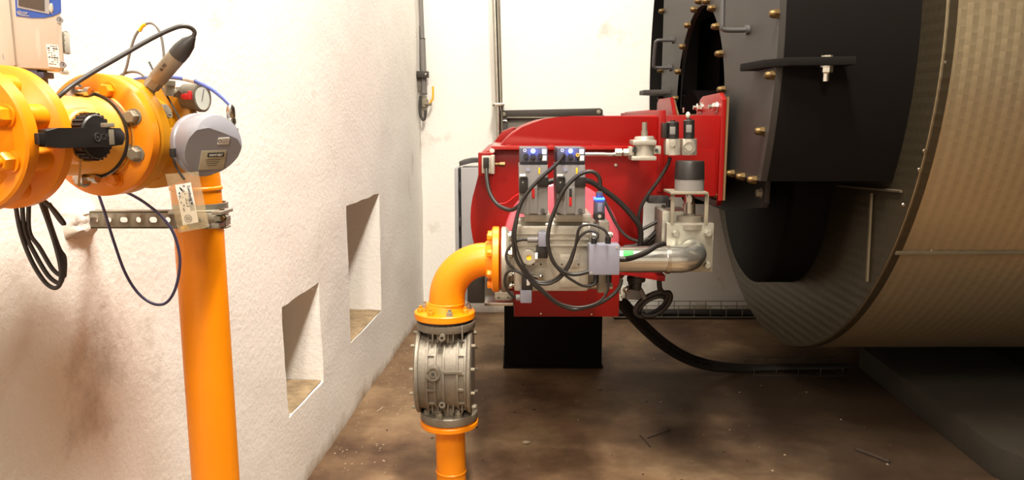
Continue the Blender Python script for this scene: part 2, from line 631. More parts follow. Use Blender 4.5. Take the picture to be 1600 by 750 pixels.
SILL = mat('dusty_mortar_sill', srgb(176, 152, 118), 0.95, var=0.45, vscale=22, bump=0.6, bscale=45)
for i, n in enumerate(NI):
    mb = MB(); g = []
    for j in range(13):
        row = []
        for k in range(13):
            y = n[0] + 0.004 + (n[1] - n[0] - 0.008) * j / 12
            dpt = 0.004 + (DN - 0.01) * k / 12
            row.append(mb.v((wx(y) - dpt, y, n[2] + 0.008 + 0.007 * noise.noise(V((y * 22, dpt * 22, i))) - (0.004 if k == 0 else 0))))
        g.append(row)
    for j in range(12):
        for k in range(12): mb.face([g[j][k], g[j][k + 1], g[j + 1][k + 1], g[j + 1][k]])
    struct(mb, 'trim_%d' % (i + 1), SILL)

# ================================================================== BOILER
BX, BYc, BZc, BR = 1.2, 3.445, 1.474, 1.252
FX, DR, ZB = 0.783, 1.122, 1.014
boiler = thing('boiler', 'huge cylindrical boiler clad in embossed aluminium with black front door', 'boiler', (2.2, BYc, 0.11))
# shell with UVs in metres
mb = MB(); bm = mb.bm
uvl = bm.loops.layers.uv.new('UVMap')
xs = [BX, 4.4]
NSEG = 160
def shell_quad(x0, x1, r, i, rr=None):
    a0, a1 = 2 * PI * i / NSEG, 2 * PI * (i + 1) / NSEG
    vs = [(x0, a0), (x1, a0), (x1, a1), (x0, a1)]
    f = bm.faces.new([bm.verts.new((x, BYc - r * math.cos(a), BZc + r * math.sin(a))) for x, a in vs])
    for l, (x, a) in zip(f.loops, vs): l[uvl].uv = (a * r, x)
    f.smooth = True
for i in range(NSEG): shell_quad(BX, 4.4, BR, i)
bmesh.ops.remove_doubles(bm, verts=bm.verts[:], dist=1e-5)
fin(mb, 'cladding_shell', CLAD, boiler, ang=60)
# end face sheet
mb = MB(); bm = mb.bm
uvl = bm.loops.layers.uv.new('UVMap')
rad = [0.3, BR - 0.004, BR + 0.004]
for i in range(NSEG):
    a0, a1 = 2 * PI * i / NSEG, 2 * PI * (i + 1) / NSEG
    for (r0, x0), (r1, x1) in (((0.3, BX), (BR - 0.003, BX)), ((BR - 0.003, BX), (BR + 0.003, BX + 0.006)), ((BR + 0.003, BX + 0.006), (BR + 0.003, BX + 0.03)), ((BR + 0.003, BX + 0.03), (BR - 0.002, BX + 0.031))):
        vs = [(r0, a0, x0), (r1, a0, x1), (r1, a1, x1), (r0, a1, x0)]
        f = bm.faces.new([bm.verts.new((x, BYc - r * math.cos(a), BZc + r * math.sin(a))) for r, a, x in vs])
        for l, (r, a, x) in zip(f.loops, vs): l[uvl].uv = (-r * math.cos(a), r * math.sin(a))
bmesh.ops.remove_doubles(bm, verts=bm.verts[:], dist=1e-5)
fin(mb, 'end_cladding', CLADEND, boiler)
# seam strips and rivets
za = UX(1362, 302, BX - 0.006); zb = UX(1355, 440, BX - 0.006)
mb = MB().tube([za, zb], 0.006, seg=6, smooth=False); fin(mb, 'cover_strip', STRUTD, boiler)
zc = UX(1310, 290, BX - 0.006); zd = UX(1408, 299, BX - 0.006)
mb = MB().tube([zc, zd], 0.005, seg=6, smooth=False); fin(mb, 'cover_strip', STRUTD, boiler)
def shell_at(px, py, x):
    # shell surface point on the near side: solve in the x plane through the pixel's ray
    r = U(px, py, 1.0) - V((0, 0, EYE)); o = V((0, -BYc, EYE - BZc))
    A = r.y ** 2 + r.z ** 2; B = 2 * (r.y * o.y + r.z * o.z); D = o.y ** 2 + o.z ** 2 - BR * BR
    t = (-B - math.sqrt(max(0, B * B - 4 * A * D))) / (2 * A)
    return r * t + V((0, 0, EYE))
s0 = shell_at(1390, 394, 0); s1 = shell_at(1600, 394, 0)
nrm = V((0, s0.y - BYc, s0.z - BZc)).normalized()
mb = MB(); mb.box(V(((BX + 4.4) / 2, s0.y, s0.z)) + nrm * 0.002, (4.4 - BX - 0.02, 0.012, 0.014), 0.003); fin(mb, 'cover_strip', STRUTD, boiler)
for px, py in ((1477, 97), (1444, 236), (1437, 266), (1455, 393), (1500, 393), (1436, 265), (1411, 320)):
    p = shell_at(px, py, 0); n = V((0, p.y - BYc, p.z - BZc)).normalized()
    mb = MB().lathe(p, n, [(0.006, 0), (0.005, 0.003), (0, 0.004)], 10); fin(mb, 'rivet', STEEL, boiler)
# front smoke box: upper segment of a drum with a flat underside
t0 = math.asin((ZB - BZc) / DR)
arc = [(BYc - DR * math.cos(t0 + (PI - 2 * t0) * k / 72), BZc + DR * math.sin(t0 + (PI - 2 * t0) * k / 72)) for k in range(73)]
mb = MB(); bm = mb.bm
A_ = [mb.v((FX + 0.02, y, z)) for y, z in arc]; B_ = [mb.v((BX + 0.005, y, z)) for y, z in arc]
for i in range(72): mb.face([A_[i], A_[i + 1], B_[i + 1], B_[i]])
mb.face([A_[0], B_[0], B_[-1], A_[-1]])
fin(mb, 'smoke_box', BLACKM, boiler)
# door plate with an arched burner opening
HY, HZ, HR = 3.294, 1.257, 0.417
ta = math.asin((ZB - HZ) / HR)
FAR = 4.10
outer = [(y, z) for y, z in arc if y < FAR]
pts = outer + [(FAR, BZc + math.sqrt(DR ** 2 - (FAR - BYc) ** 2)), (FAR, ZB)]
pts += [(HY + HR * math.cos(ta), ZB)] if False else []
archp = [(HY + HR * math.cos(ta + (PI - 2 * ta) * k / 48), HZ + HR * math.sin(ta + (PI - 2 * ta) * k / 48)) for k in range(49)]
mb = MB(); mb.prism([V((FX, y, z)) for y, z in pts + archp], (0.022, 0, 0))
bmesh.ops.triangulate(mb.bm, faces=[f for f in mb.bm.faces if len(f.verts) > 4])
door = fin(mb, 'door_plate', FACE, boiler, label='dark grey boiler door plate with arched burner opening')
mb = MB(); mb.box((0.93, HY, 1.35), (0.02, 1.2, 0.66)); fin(mb, 'dark_interior_panel', VOID, boiler)  # black sheet painted in for the dark interior behind the arch
# furnace drum below
mb = MB().lathe((1.043, 3.34, 0.981), (1, 0, 0), [(0.455, 0), (0.475, 0.015), (0.475, 0.20)], 64)
fin(mb, 'furnace_drum', BLACKM, boiler)
# counter flange under the door
mb = MB(); mb.prism([V((0.865, y, z)) for y, z in ((2.62, 0.925), (2.64, 0.905), (2.70, 0.90), (3.1, 0.84), (3.6, 0.84), (3.95, 0.90), (3.98, 0.93), (3.98, 1.05), (2.62, 1.05))], (0.018, 0, 0), 0.003)
fin(mb, 'counter_flange', FACE, boiler)
mb = MB().hexbolt((0.865, 2.66, 0.955), (-1, 0, 0), 0.014, 0.014); fin(mb, 'bolt', STRUT, boiler)
# acorn nuts
nuts = [(1111.6, 13), (1117.6, 41.5), (1123.6, 84), (1127, 140), (1084, 15), (1074, 39.6), (1066, 73), (1059, 112), (1055, 154), (1091, 2), (1103, 2),
        (1034, 17.5), (1032, 110), (1032, 154), (1210, 21.6), (1203, 117.6), (1187, 205), (1128, 267), (1141, 271), (1157, 276), (1175, 281)]
for px, py in nuts:
    p = UX(px, py, FX - 0.012); p.x = FX
    mb = MB().acorn(p, (-1, 0, 0), 0.0145); fin(mb, 'acorn_nut', BRASS, door)
for px, py in ((1106, 22), (1100, 60)):
    pass
# pull handles
for pa, pb in (((1173, -60), (1170, 47)), ((1053, 63), (1049, 106))):
    a, b = UX(*pa, FX), UX(*pb, FX)
    o = V((-0.088, 0, 0)); d = (b - a).normalized() * 0.018
    mb = MB().tube([a, a + o * 0.8, a + o * 0.95 + d * 0.3, a + o + d, b + o - d, b + o * 0.95 - d * 0.3, b + o * 0.8, b], 0.0085, sub=4)
    for p in (a, b): mb.cyl(p, p + V((-0.012, 0, 0)), 0.016, seg=16)
    fin(mb, 'pull_handle', DKPLAST, door)
# hinge brackets at both sides
zt = 1.372
mb = MB(); mb.prism([V((x, y, zt - 0.012)) for x, y in ((0.735, 2.53), (0.755, 2.37), (0.80, 2.28), (0.98, 2.24), (0.98, 2.42), (0.79, 2.52))], (0, 0, 0.024), 0.003)
fin(mb, 'hinge_bracket', BLACKM, boiler)
p = V((0.915, 2.285, zt - 0.012))
mb = MB().hexbolt(p, (0, 0, -1), 0.018, 0.018, 0.022)
fin(mb, 'bracket_bolt', STEEL, boiler)
mb = MB().cyl(p + V((0, 0, 0.024)), p + V((0, 0, 0.03)), 0.016, seg=6); fin(mb, 'bolt_head', STRUT, boiler)
mb = MB(); mb.prism([V((x, y, 1.335)) for x, y in ((0.66, 3.92), (0.80, 3.85), (1.05, 4.0), (1.05, 4.2), (0.72, 4.12), (0.66, 4.05))], (0, 0, 0.022), 0.003)
fin(mb, 'hinge_bracket', FACE, boiler)
# saddle on the plinth
mb = MB(); mb.box((3.1, BYc, 0.20), (1.6, 1.1, 0.18), 0.01); fin(mb, 'saddle', BLACKM, boiler)

mb = MB()
q = [(1.60, 2.70), (1.63, 2.62), (4.6, 2.4), (4.6, 4.2), (1.65, 4.2)]
a = UZ(1551, 745, 0); b = UZ(1422, 640, 0)
mb.prism([V((b.x + (b.x - a.x) * 0.9, b.y + (b.y - a.y) * 0.9, 0)), V((a.x, a.y, 0)), V((a.x + 0.05, a.y - 0.10, 0)), V((4.6, a.y - 0.3, 0)), V((4.6, 4.2, 0))], (0, 0, 0.11), 0.006)
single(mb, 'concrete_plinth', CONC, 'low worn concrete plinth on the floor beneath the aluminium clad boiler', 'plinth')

# ================================================================== BURNER
P0 = 2.70
burner = thing('burner', 'large red enamelled gas burner bolted to the boiler front', 'burner', (0.2, 3.2, 0.52))
def poly(pts, Y): return [U(x, y, Y) for x, y in pts]
cxp, cyp, rp = 887, 340, 152
scroll = [(cxp + rp * math.cos(math.radians(t)), cyp + rp * math.sin(math.radians(t))) for t in range(206, 94, -6)]
prof = [(766, 234), (1118, 234), (1118, 308), (1004, 308), (1004, 372), (985, 420), (960, 452), (930, 475), (880, 488)] + scroll[::-1][0:0]
prof += [(cxp + rp * math.cos(math.radians(t)), cyp + rp * math.sin(math.radians(t))) for t in range(96, 208, 6)] + [(750, 268), (748, 242), (752, 239)]
mb = MB(); mb.prism(poly(prof, P0), (0, 0.98, 0), 0.004); fin(mb, 'housing', RED, burner)
hood = [(780, 229), (789, 218), (800, 208), (815, 199), (832, 192), (850, 186), (868, 183), (890, 181.5), (1032, 180), (1032, 229)]
mb = MB(); mb.prism(poly(hood, P0 + 0.03), (0, 0.9, 0), 0.006); fin(mb, 'hood', RED, burner)
mb = MB(); mb.prism(poly([(772, 222), (784, 206), (800, 199), (806, 199), (790, 226)], P0 + 0.5), (0, 0.3, 0), 0.004); fin(mb, 'hinge_cover', RED, burner)
mb = MB(); mb.bpx(768, 228, 1000, 234, P0 - 0.035, P0 + 0.95, 0.002); 
for px in (795, 862, 929): mb.bpx(px - 4, 226, px + 4, 229, P0 - 0.03, P0 - 0.02, 0.0005)
fin(mb, 'lid_rim', REDGLOSS, burner)
mb = MB(); mb.bpx(1030, 172, 1037, 300, P0 - 0.005, P0 + 0.95, 0.003)
mb.bpx(1012, 172, 1034, 182, P0 + 0.25, P0 + 0.85, 0.003); fin(mb, 'seam_rib', RED, burner)
mb = MB(); mb.bpx(1037, 180, 1122, 306, P0 + 0.01, P0 + 0.95, 0.004); fin(mb, 'head_section', RED, burner)
mb = MB(); mb.cyl(U(1099, 240, P0 + 0.01), U(1099, 240, P0 + 0.01) + V((0, -0.006, 0)), 0.011, seg=20); fin(mb, 'plug', RED, burner)
# glossy inlet drum behind the valve
c = U(878, 376, P0 - 0.07)
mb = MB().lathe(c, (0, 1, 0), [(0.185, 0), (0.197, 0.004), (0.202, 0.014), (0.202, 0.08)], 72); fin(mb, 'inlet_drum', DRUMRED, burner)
mb = MB(); mb.bpx(803, 385, 967, 495, P0 - 0.09, P0 + 0.85, 0.003); lb = fin(mb, 'lower_casing', RED, burner)
for px, py in ((845, 490), (924, 491)):
    mb = MB().lathe(U(px, py, P0 - 0.09), (0, -1, 0), [(0.004, 0), (0.003, 0.003), (0, 0.0035)], 10); fin(mb, 'screw', STEEL, lb)
# bracket ear at left for the air switch
mb = MB(); mb.bpx(747, 239, 771, 276, P0 - 0.06, P0 - 0.05, 0.003); mb.bpx(747, 239, 771, 243, P0 - 0.06, P0 + 0.02, 0.001)
fin(mb, 'switch_bracket', RED, burner)
mb = MB().lathe(U(769, 236, P0 - 0.037), (0, -1, 0), [(0.009, 0), (0.008, 0.004), (0, 0.006)], 14); fin(mb, 'white_plug', WHITEP, burner)
mb = MB(); mb.lathe(U(962, 258, P0), (0, -1, 0), [(0.007, 0), (0.006, 0.004), (0, 0.005)], 6); fin(mb, 'screw', STEEL, burner)
# triangular bracket under the pipe
mb = MB(); mb.prism(poly([(967, 427), (1040, 431), (1039, 440), (1032, 439), (985, 430), (967, 430)], P0 - 0.06), (0, 0.2, 0), 0.002); fin(mb, 'pipe_bracket', RED, burner)
# mounting flange
fz = lambda py: UX(1127, py, 0.735).z
mb = MB()
fy = 2.695
mb.prism([V((0.725, y, z)) for y, z in ((fy, 0.925), (fy + 0.02, 0.905), (fy + 0.06, 0.90), (3.84, 0.90), (3.9, 0.93), (3.9, 1.29), (3.86, 1.31), (3.58, 1.31), (3.5, 1.22), (3.07, 1.22), (3.01, 1.285), (2.97, 1.295), (fy + 0.04, 1.30), (fy, 1.275))], (0.017, 0, 0), 0.003)
mfl = fin(mb, 'mounting_flange', RED, burner)
mb = MB(); mb.prism([V((0.744, y, z)) for y, z in ((fy + 0.006, 0.925), (3.88, 0.91), (3.88, 1.28), (3.6, 1.3), (3.5, 1.23), (3.07, 1.23), (3.0, 1.28), (fy + 0.006, 1.285))], (0.008, 0, 0)); fin(mb, 'gasket', GASKET, burner)
mb = MB().cyl((0.75, HY, 1.09), (1.1, HY, 1.09), 0.24, seg=48); fin(mb, 'blast_tube', VOID, burner)
for px, py in ((1094, 168), (1119, 167)):
    p = UX(px, py, 0.72); p.x = 0.725
    mb = MB().hexbolt(p, (-1, 0, 0), 0.016, 0.016, 0.012); fin(mb, 'bolt', STEEL, mfl)
mb = MB().hexbolt(V((0.725, fy + 0.03, 0.94)), (-1, 0, 0), 0.014, 0.014, 0.01); fin(mb, 'bolt', BRASS, mfl)
mb = MB().cyl(U(1068, 176, P0 + 0.2), U(1068, 168, P0 + 0.2), 0.004, seg=10); fin(mb, 'stud', STEEL, burner)
for px, py in ((1075, 180), ):
    mb = MB().ball(U(px, py, P0 - 0.02), 0.008, (1, 1, 1.5)); fin(mb, 'vent_plug', WHITEP, burner)

pa, pb = UZ(788, 575, 0), UZ(940, 575, 0)
mb = MB(); mb.box(((pa.x + pb.x) / 2, pa.y + 0.17, 0.257), (pb.x - pa.x, 0.34, 0.514), 0.004)
ped = thing('support_pedestal', 'black steel pedestal standing on the floor under the red burner', 'pedestal', ((pa.x + pb.x) / 2, pa.y + 0.17, 0))
fin(mb, 'column', BLACKM, ped)
mb = MB(); mb.box(((pa.x + pb.x) / 2, pa.y + 0.17, 0.006), (pb.x - pa.x + 0.012, 0.36, 0.012), 0.002); fin(mb, 'base_plate', BLACKM, ped)

# ================================================================== GAS VALVE AND FITTINGS ON THE BURNER
VY = 2.40
valve = thing('double_gas_valve', 'long cast aluminium double gas valve lying in front of the red burner', 'gas valve', U(865, 460, VY))
fy0 = 2.28
mb = MB()
mb.bpx(803, 352, 920, 456, fy0, fy0 + 0.22, 0.012)
a = U(806, 362, fy0 + 0.055); b = U(919, 362, fy0 + 0.055)
mb.cyl(a, b, 0.045, seg=40)
for yy in (366, 374, 384): mb.bpx(803, yy - 1.3, 920, yy + 1.3, fy0 - 0.006, fy0 + 0.1, 0.001)
mb.bpx(824, 410, 858, 418, fy0 - 0.002, fy0 + 0.01, 0.0005)
mb.bpx(875, 398, 905, 418, fy0 - 0.0025, fy0 + 0.01, 0.001); mb.bpx(875, 430, 905, 449, fy0 - 0.0025, fy0 + 0.01, 0.001)
body = fin(mb, 'valve_body', CAST, valve)
for px in (820, 833, 845, 878, 904):
    mb = MB().cyl(U(px, 413, fy0 - 0.001), U(px, 413, fy0 - 0.004), 0.003, seg=10); fin(mb, 'screw', INK, body)
text('DUNGS', 'embossed_name', STEEL, body, U(892, 370, fy0 - 0.0005), (1, 0, 0), (0, 0, 1), 0.014)
ax = U(786, 405, VY)
mb = MB().lathe(V((ax.x - 0.006, VY, ax.z)), (1, 0, 0), [(0.098, 0), (0.104, 0.003), (0.104, 0.015), (0.098, 0.022), (0.075, 0.03), (0.07, 0.06)], 48)
vf = fin(mb, 'valve_flange', CAST, valve)
for k in range(8):
    t = PI * (k + 0.5) / 4
    mb = MB().hexbolt(V((ax.x + 0.016, VY + 0.082 * math.cos(t), ax.z + 0.082 * math.sin(t))), (1, 0, 0), 0.012, 0.012, 0.008); fin(mb, 'bolt', STEEL, vf)
mb = MB(); mb.bpx(820, 335, 860, 347, fy0 + 0.02, fy0 + 0.19, 0.003); mb.bpx(868, 335, 924, 347, fy0 + 0.02, fy0 + 0.19, 0.003); fin(mb, 'top_pad', CAST, valve)
mb = MB(); mb.bpx(920, 352, 936, 452, fy0 + 0.02, fy0 + 0.2, 0.004); mb.bpx(936, 346, 950, 458, fy0 + 0.01, fy0 + 0.21, 0.004)
ef = fin(mb, 'end_flange', CASTD, valve)
for px, py in ((929, 370), (952, 367), (927, 445), (952, 447)):
    mb = MB().cyl(U(px - 4, py, fy0 + 0.01), U(px + 5, py, fy0 + 0.01), 0.009, seg=6); fin(mb, 'bolt', STEEL, ef)
# pressure switches
ps = MB(); ps.bpx(841, 364, 856, 386, fy0 - 0.045, fy0, 0.004); ps.bpx(845, 361, 852, 365, fy0 - 0.03, fy0, 0.001)
s1 = fin(ps, 'pressure_switch', JBOX, valve)
mb = MB(); mb.bpx(838, 386, 856, 404, fy0 - 0.04, fy0, 0.003); fin(mb, 'switch_block', BLACKP, s1)
mb = MB().ring(U(826, 399, fy0), (0, -1, 0), 0.008, 0.0215, 0.04, 32); mb.cyl(U(826, 399, fy0), U(826, 399, fy0 - 0.034), 0.017, seg=28); fin(mb, 'dial_housing', CAST, s1)
mb = MB().cyl(U(826, 399, fy0 - 0.03), U(826, 399, fy0 - 0.037), 0.0145, seg=28); fin(mb, 'setting_dial', YELP, s1)
mb = MB(); mb.bpx(836, 395, 840, 405, fy0 - 0.043, fy0 - 0.04, 0.0003); fin(mb, 'rating_label', LABEL, s1)
mb = MB().cyl(U(842, 374.5, fy0 - 0.025), U(824, 374.5, fy0 - 0.025), 0.009, seg=12); fin(mb, 'cable_gland', ACT, s1)
ps = MB(); ps.bpx(813, 454, 831, 474, fy0 - 0.045, fy0, 0.004)
s2 = fin(ps, 'pressure_switch', JBOX, valve)
mb = MB(); mb.bpx(815, 432, 832, 455, fy0 - 0.04, fy0, 0.003); fin(mb, 'switch_block', BLACKP, s2)
mb = MB(); mb.bpx(823, 437, 828, 446, fy0 - 0.043, fy0 - 0.04, 0.0003); fin(mb, 'rating_label', LABEL, s2)
mb = MB().cyl(U(813, 465, fy0 - 0.025), U(806, 465, fy0 - 0.025), 0.010, seg=12); fin(mb, 'cable_gland', ACT, s2)
mb = MB().tube([U(835, 432, fy0 - 0.012), U(842, 434, fy0 - 0.02), U(845, 432, fy0 - 0.02)], 0.005); mb.ball(U(845, 432, fy0 - 0.02), 0.008); fin(mb, 'test_nipple', STEEL, valve)

# skid and dark boxes left of the burner
mb = MB(); mb.bpx(730, 434, 757, 474, 3.0, 3.25, 0.004)
dk = thing('terminal_box', 'dark brown box with grey lid low behind the orange pipe elbow', 'box', U(745, 474, 3.1))
fin(mb, 'box_body', FRAME, dk)
mb = MB(); mb.bpx(757, 434, 782, 472, 2.98, 3.24, 0.004); mb.bpx(759, 468, 780, 471, 2.97, 2.98, 0.001); fin(mb, 'lid', PANEL, dk)
rl = thing('support_rail', 'bright steel support rail with bracket under the valve inlet flange', 'rail', U(785, 477, 2.75))
mb = MB(); mb.bpx(757, 473, 802, 478, 2.58, 2.69, 0.002); fin(mb, 'rail', STEEL, rl)
mb = MB(); mb.bpx(773, 458, 803, 473, 2.66, 2.74, 0.003); br = fin(mb, 'bracket', STRUT, rl)
for px in (779, 794):
    mb = MB().cyl(U(px, 466, 2.66), U(px, 466, 2.655), 0.005, seg=10); fin(mb, 'bolt', INK, br)

# silver pipe with elbow
z0 = U(967, 405, VY).z; rp_ = 0.0415
pl = thing('silver_gas_pipe', 'shiny galvanised pipe with smooth elbow running from the gas valve', 'pipe', U(1010, 424, VY))
x0, x1 = U(950, 405, VY).x, U(1068, 405, VY).x
ctr = []
mb = MB().tube([V((x0, VY, z0)), V((U(1044, 405, VY).x, VY, z0))], rp_, seg=36, smooth=False); fin(mb, 'straight_pipe', GALV, pl)
R_ = 0.066
xe = U(1057, 405, VY).x
arcp = [V((U(1044, 405, VY).x, VY, z0))] + [V((xe + R_ * math.sin(t * PI / 24), VY + R_ - R_ * math.cos(t * PI / 24), z0 + 0.012 * (1 - math.cos(t * PI / 24)))) for t in range(13)]
mb = MB().tube(arcp, rp_ * 1.05, seg=36, smooth=False); fin(mb, 'elbow', GALV, pl)
mb = MB().ring(V((U(1042, 405, VY).x - 0.004, VY, z0)), (1, 0, 0), rp_ - 0.004, rp_ + 0.005, 0.011, 40); fin(mb, 'weld_collar', STEEL, pl)
la = V((U(984, 0, VY).x, VY, z0))
def wrap(xa, xb, a0, a1, m, name):
    mb = MB(); n = 8; rr = rp_ + 0.0012
    A = [mb.v((xa, VY - rr * math.cos(math.radians(a0 + (a1 - a0) * k / n)), z0 + rr * math.sin(math.radians(a0 + (a1 - a0) * k / n)))) for k in range(n + 1)]
    B = [mb.v((xb, q.co.y, q.co.z)) for q in A]
    for k in range(n): mb.face([A[k], B[k], B[k + 1], A[k + 1]])
    return fin(mb, name, m, pl, fix=False)
wrap(U(983, 0, VY - 0.04).x, U(1000, 0, VY - 0.04).x, 22, 50, GREEN, 'green_label')
wrap(U(968, 0, VY - 0.04).x, U(983, 0, VY - 0.04).x, 15, 50, LABEL, 'white_label')

# butterfly valve with servomotor
BY = VY + R_
bv = thing('butterfly_valve', 'zinc plated butterfly valve behind the silver elbow with dark servomotor above', 'valve', U(1077, 424, BY))
mb = MB(); mb.bpx(1042, 349, 1113, 425, BY + 0.005, BY + 0.035, 0.003); mb.bpx(1035, 330, 1075, 400, BY + 0.06, BY + 0.2, 0.004)
vp = fin(mb, 'valve_plate', ZINC, bv)
for px, py in ((1055, 365), (1106, 364), (1104, 414)):
    mb = MB().hexbolt(U(px, py, BY + 0.005), (0, -1, 0), 0.012, 0.014); fin(mb, 'bolt', ZINC, vp)
cz = BY + 0.05
def zc_(px, py): return U(px, py, cz)
mb = MB().lathe(zc_(1077, 356), (0, 0, 1), [(0.055, 0), (0.055, 0.016), (0.042, 0.022), (0.042, 0.04), (0.018, 0.042), (0.018, 0.06)], 32); fin(mb, 'bonnet', CASTD, bv)
mb = MB().cyl(zc_(1077, 340), zc_(1077, 304), 0.014, seg=20); mb.cyl(zc_(1077, 333), zc_(1077, 318), 0.02, seg=20); mb.cyl(zc_(1077, 315), zc_(1077, 307), 0.018, seg=6); fin(mb, 'spindle', STEEL, bv)
mb = MB(); mb.bpx(1048, 300, 1107, 304, cz - 0.06, cz + 0.06, 0.002)
for px, dy in ((1051, -0.04), (1104, -0.04), (1051, 0.05), (1104, 0.05)): mb.bpx(px - 2, 303, px + 2, 352, cz + dy - 0.006, cz + dy + 0.006, 0.001)
fin(mb, 'yoke', STRUT, bv)
mb = MB().cyl(zc_(1077, 301), zc_(1077, 278), 0.0475, seg=36, bev=0.003); mo = fin(mb, 'servomotor', ACT, bv)
mb = MB().lathe(zc_(1077, 279), (0, 0, 1), [(0.049, 0), (0.0465, 0.052), (0.044, 0.058), (0, 0.059)], 36); fin(mb, 'motor_cap', BLACKP, mo)

# actuators
def actuator(dx, label, second):
    y0 = 2.235
    t = thing('valve_actuator', label, 'actuator', U(833 + dx, 336, y0 + 0.08), 'pair of grey valve actuators')
    mb = MB(); mb.prism([U(x + dx, y, y0) for x, y in ((810.5, 258), (856, 258), (856, 334), (842, 334), (838, 336.5), (828, 336.5), (824, 334), (812, 334))], (0, 0.17, 0), 0.003)
    mb.bpx(827 + dx, 292, 840 + dx, 334, y0 - 0.006, y0 + 0.01, 0.002)
    bd = fin(mb, 'actuator_body', ACT, t)
    mb = MB(); mb.bpx(812 + dx, 231, 856 + dx, 254, y0 + 0.002, y0 + 0.17, 0.003); mb.bpx(812.5 + dx, 254, 855 + dx, 259, y0 + 0.012, y0 + 0.16, 0.001)
    hd = fin(mb, 'terminal_head', ACTHEAD, t)
    p = U(833 + dx, 236, y0 + 0.002)
    mb = MB().lathe(p, (0, -1, 0), [(0.0072, 0), (0.0065, 0.004), (0, 0.0065)], 16); fin(mb, 'status_lamp', LEDW, hd)
    l = bpy.data.lights.new('status_glow', 'POINT'); l.energy = 0.09; l.color = (0.10, 0.18, 1.0); l.shadow_soft_size = 0.004
    lo = bpy.data.objects.new('status_glow', l); C.objects.link(lo); lo.parent = hd; lo.location = p + V((0, -0.012, 0)) - t.location
    for k, px in enumerate((822, 833, 844)):
        mb = MB().cyl(U(px + dx, 244, y0 + 0.002), U(px + dx, 244, y0 - 0.006), 0.0075, seg=18); mb.bpx(px - 0.7 + dx, 246, px + 0.7 + dx, 252, y0 - 0.002, y0 + 0.003)
        fin(mb, 'gland_plug', BLACKP, hd)
        if second and k == 2:
            mb = MB().ring(U(px + dx, 242, y0 - 0.006), (0, -1, 0), 0.0022, 0.0055, 0.002, 18); fin(mb, 'ring_terminal', PALE, hd)
    for ya, yb in ((233, 241), (243, 251)):
        mb = MB(); mb.bpx(847 + dx, ya, 854 + dx, yb, y0 + 0.0005, y0 + 0.003, 0.0004); fin(mb, 'white_tag', LABEL, hd)
    mb = MB().ring(U(820 + dx, 235, y0 + 0.002), (0, -1, 0), 0.003, 0.0045, 0.001, 18); fin(mb, 'moulded_ring', LABEL, hd)
    mb = MB().cyl(U(825 + dx, 265, y0), U(825 + dx, 265, y0 - 0.002), 0.0062, seg=20); fin(mb, 'logo_disc', JBOX, bd)
    mb = MB(); mb.bpx(841.5 + dx, 262, 844 + dx, 272, y0 - 0.0012, y0, 0.0002); fin(mb, 'yellow_mark', YELP, bd)
    mb = MB(); mb.bpx(812 + dx, 272, 821 + dx, 276, y0 - 0.001, y0, 0.0002); fin(mb, 'rating_label', LABEL, bd)
    mb = MB(); mb.bpx(811 + dx, 278, 825 + dx, 302, y0 - 0.014, y0, 0.003); mb.bpx(813 + dx, 276, 824 + dx, 279, y0 - 0.02, y0, 0.001)
    pg = fin(mb, 'plug_connector', BLACKP, bd)
    mb = MB().cyl(U(817 + dx, 285, y0 - 0.014), U(817 + dx, 285, y0 - 0.0155), 0.0022, seg=10); fin(mb, 'screw', STEEL, pg)
    mb = MB(); mb.bpx(840 + dx, 277, 857 + dx, 292, y0 - 0.010, y0, 0.003); fin(mb, 'cover_block', BLACKP, bd)
    if second:
        mb = MB(); mb.bpx(831 + dx, 295, 835 + dx, 308, y0 - 0.008, y0 - 0.005, 0.0003); fin(mb, 'stroke_indicator', INK, bd)
        mb = MB(); mb.bpx(831 + dx, 308, 835 + dx, 322, y0 - 0.008, y0 - 0.005, 0.0003); fin(mb, 'stroke_indicator', REDP, bd)
    else:
        mb = MB(); mb.bpx(831 + dx, 295, 835.5 + dx, 310, y0 - 0.008, y0 - 0.005, 0.0003); fin(mb, 'stroke_indicator', REDP, bd)
    mb = MB().cyl(U(848 + dx, 329, y0), U(848 + dx, 329, y0 - 0.002), 0.0065, seg=18); fin(mb, 'cover_screw', DKPLAST, bd)


actuator(0, 'grey actuator with blue lamp on the valve, nearest the orange elbow', False)
actuator(58.5, 'grey actuator with blue lamp and copper ring terminal, beside the thin steel tube', True)

# small sensor with a blue light ring
sy = 2.33
sn = thing('gas_sensor', 'small dark sensor with blue glowing ring standing on the valve end', 'sensor', U(937, 362, sy))
mb = MB(); mb.bpx(929, 314, 945, 343, sy, sy + 0.035, 0.004); sb = fin(mb, 'sensor_body', ACTHEAD, sn)
mb = MB(); mb.bpx(929, 309.5, 945, 313, sy - 0.001, sy + 0.035, 0.002); fin(mb, 'light_ring', LEDB, sb)
l = bpy.data.lights.new('sensor_glow', 'POINT'); l.energy = 0.03; l.color = (0.1, 0.18, 1); l.shadow_soft_size = 0.004
lo = bpy.data.objects.new('sensor_glow', l); C.objects.link(lo); lo.parent = sb; lo.location = U(937, 307, sy - 0.01) - sn.location
mb = MB(); mb.bpx(932, 300, 942, 310, sy + 0.01, sy + 0.03, 0.002); fin(mb, 'cable_entry', DKPLAST, sn)
mb = MB(); mb.bpx(934, 317, 941, 331, sy - 0.001, sy, 0.0002); fin(mb, 'rating_label', JBOX, sb)
mb = MB(); mb.bpx(929, 333, 945, 343, sy - 0.002, sy, 0.0005); fin(mb, 'lower_band', BLACKP, sb)
mb = MB().cyl(U(937, 338, sy - 0.002), U(937, 338, sy - 0.005), 0.0055, seg=18); fin(mb, 'round_screw', STEEL, sb)
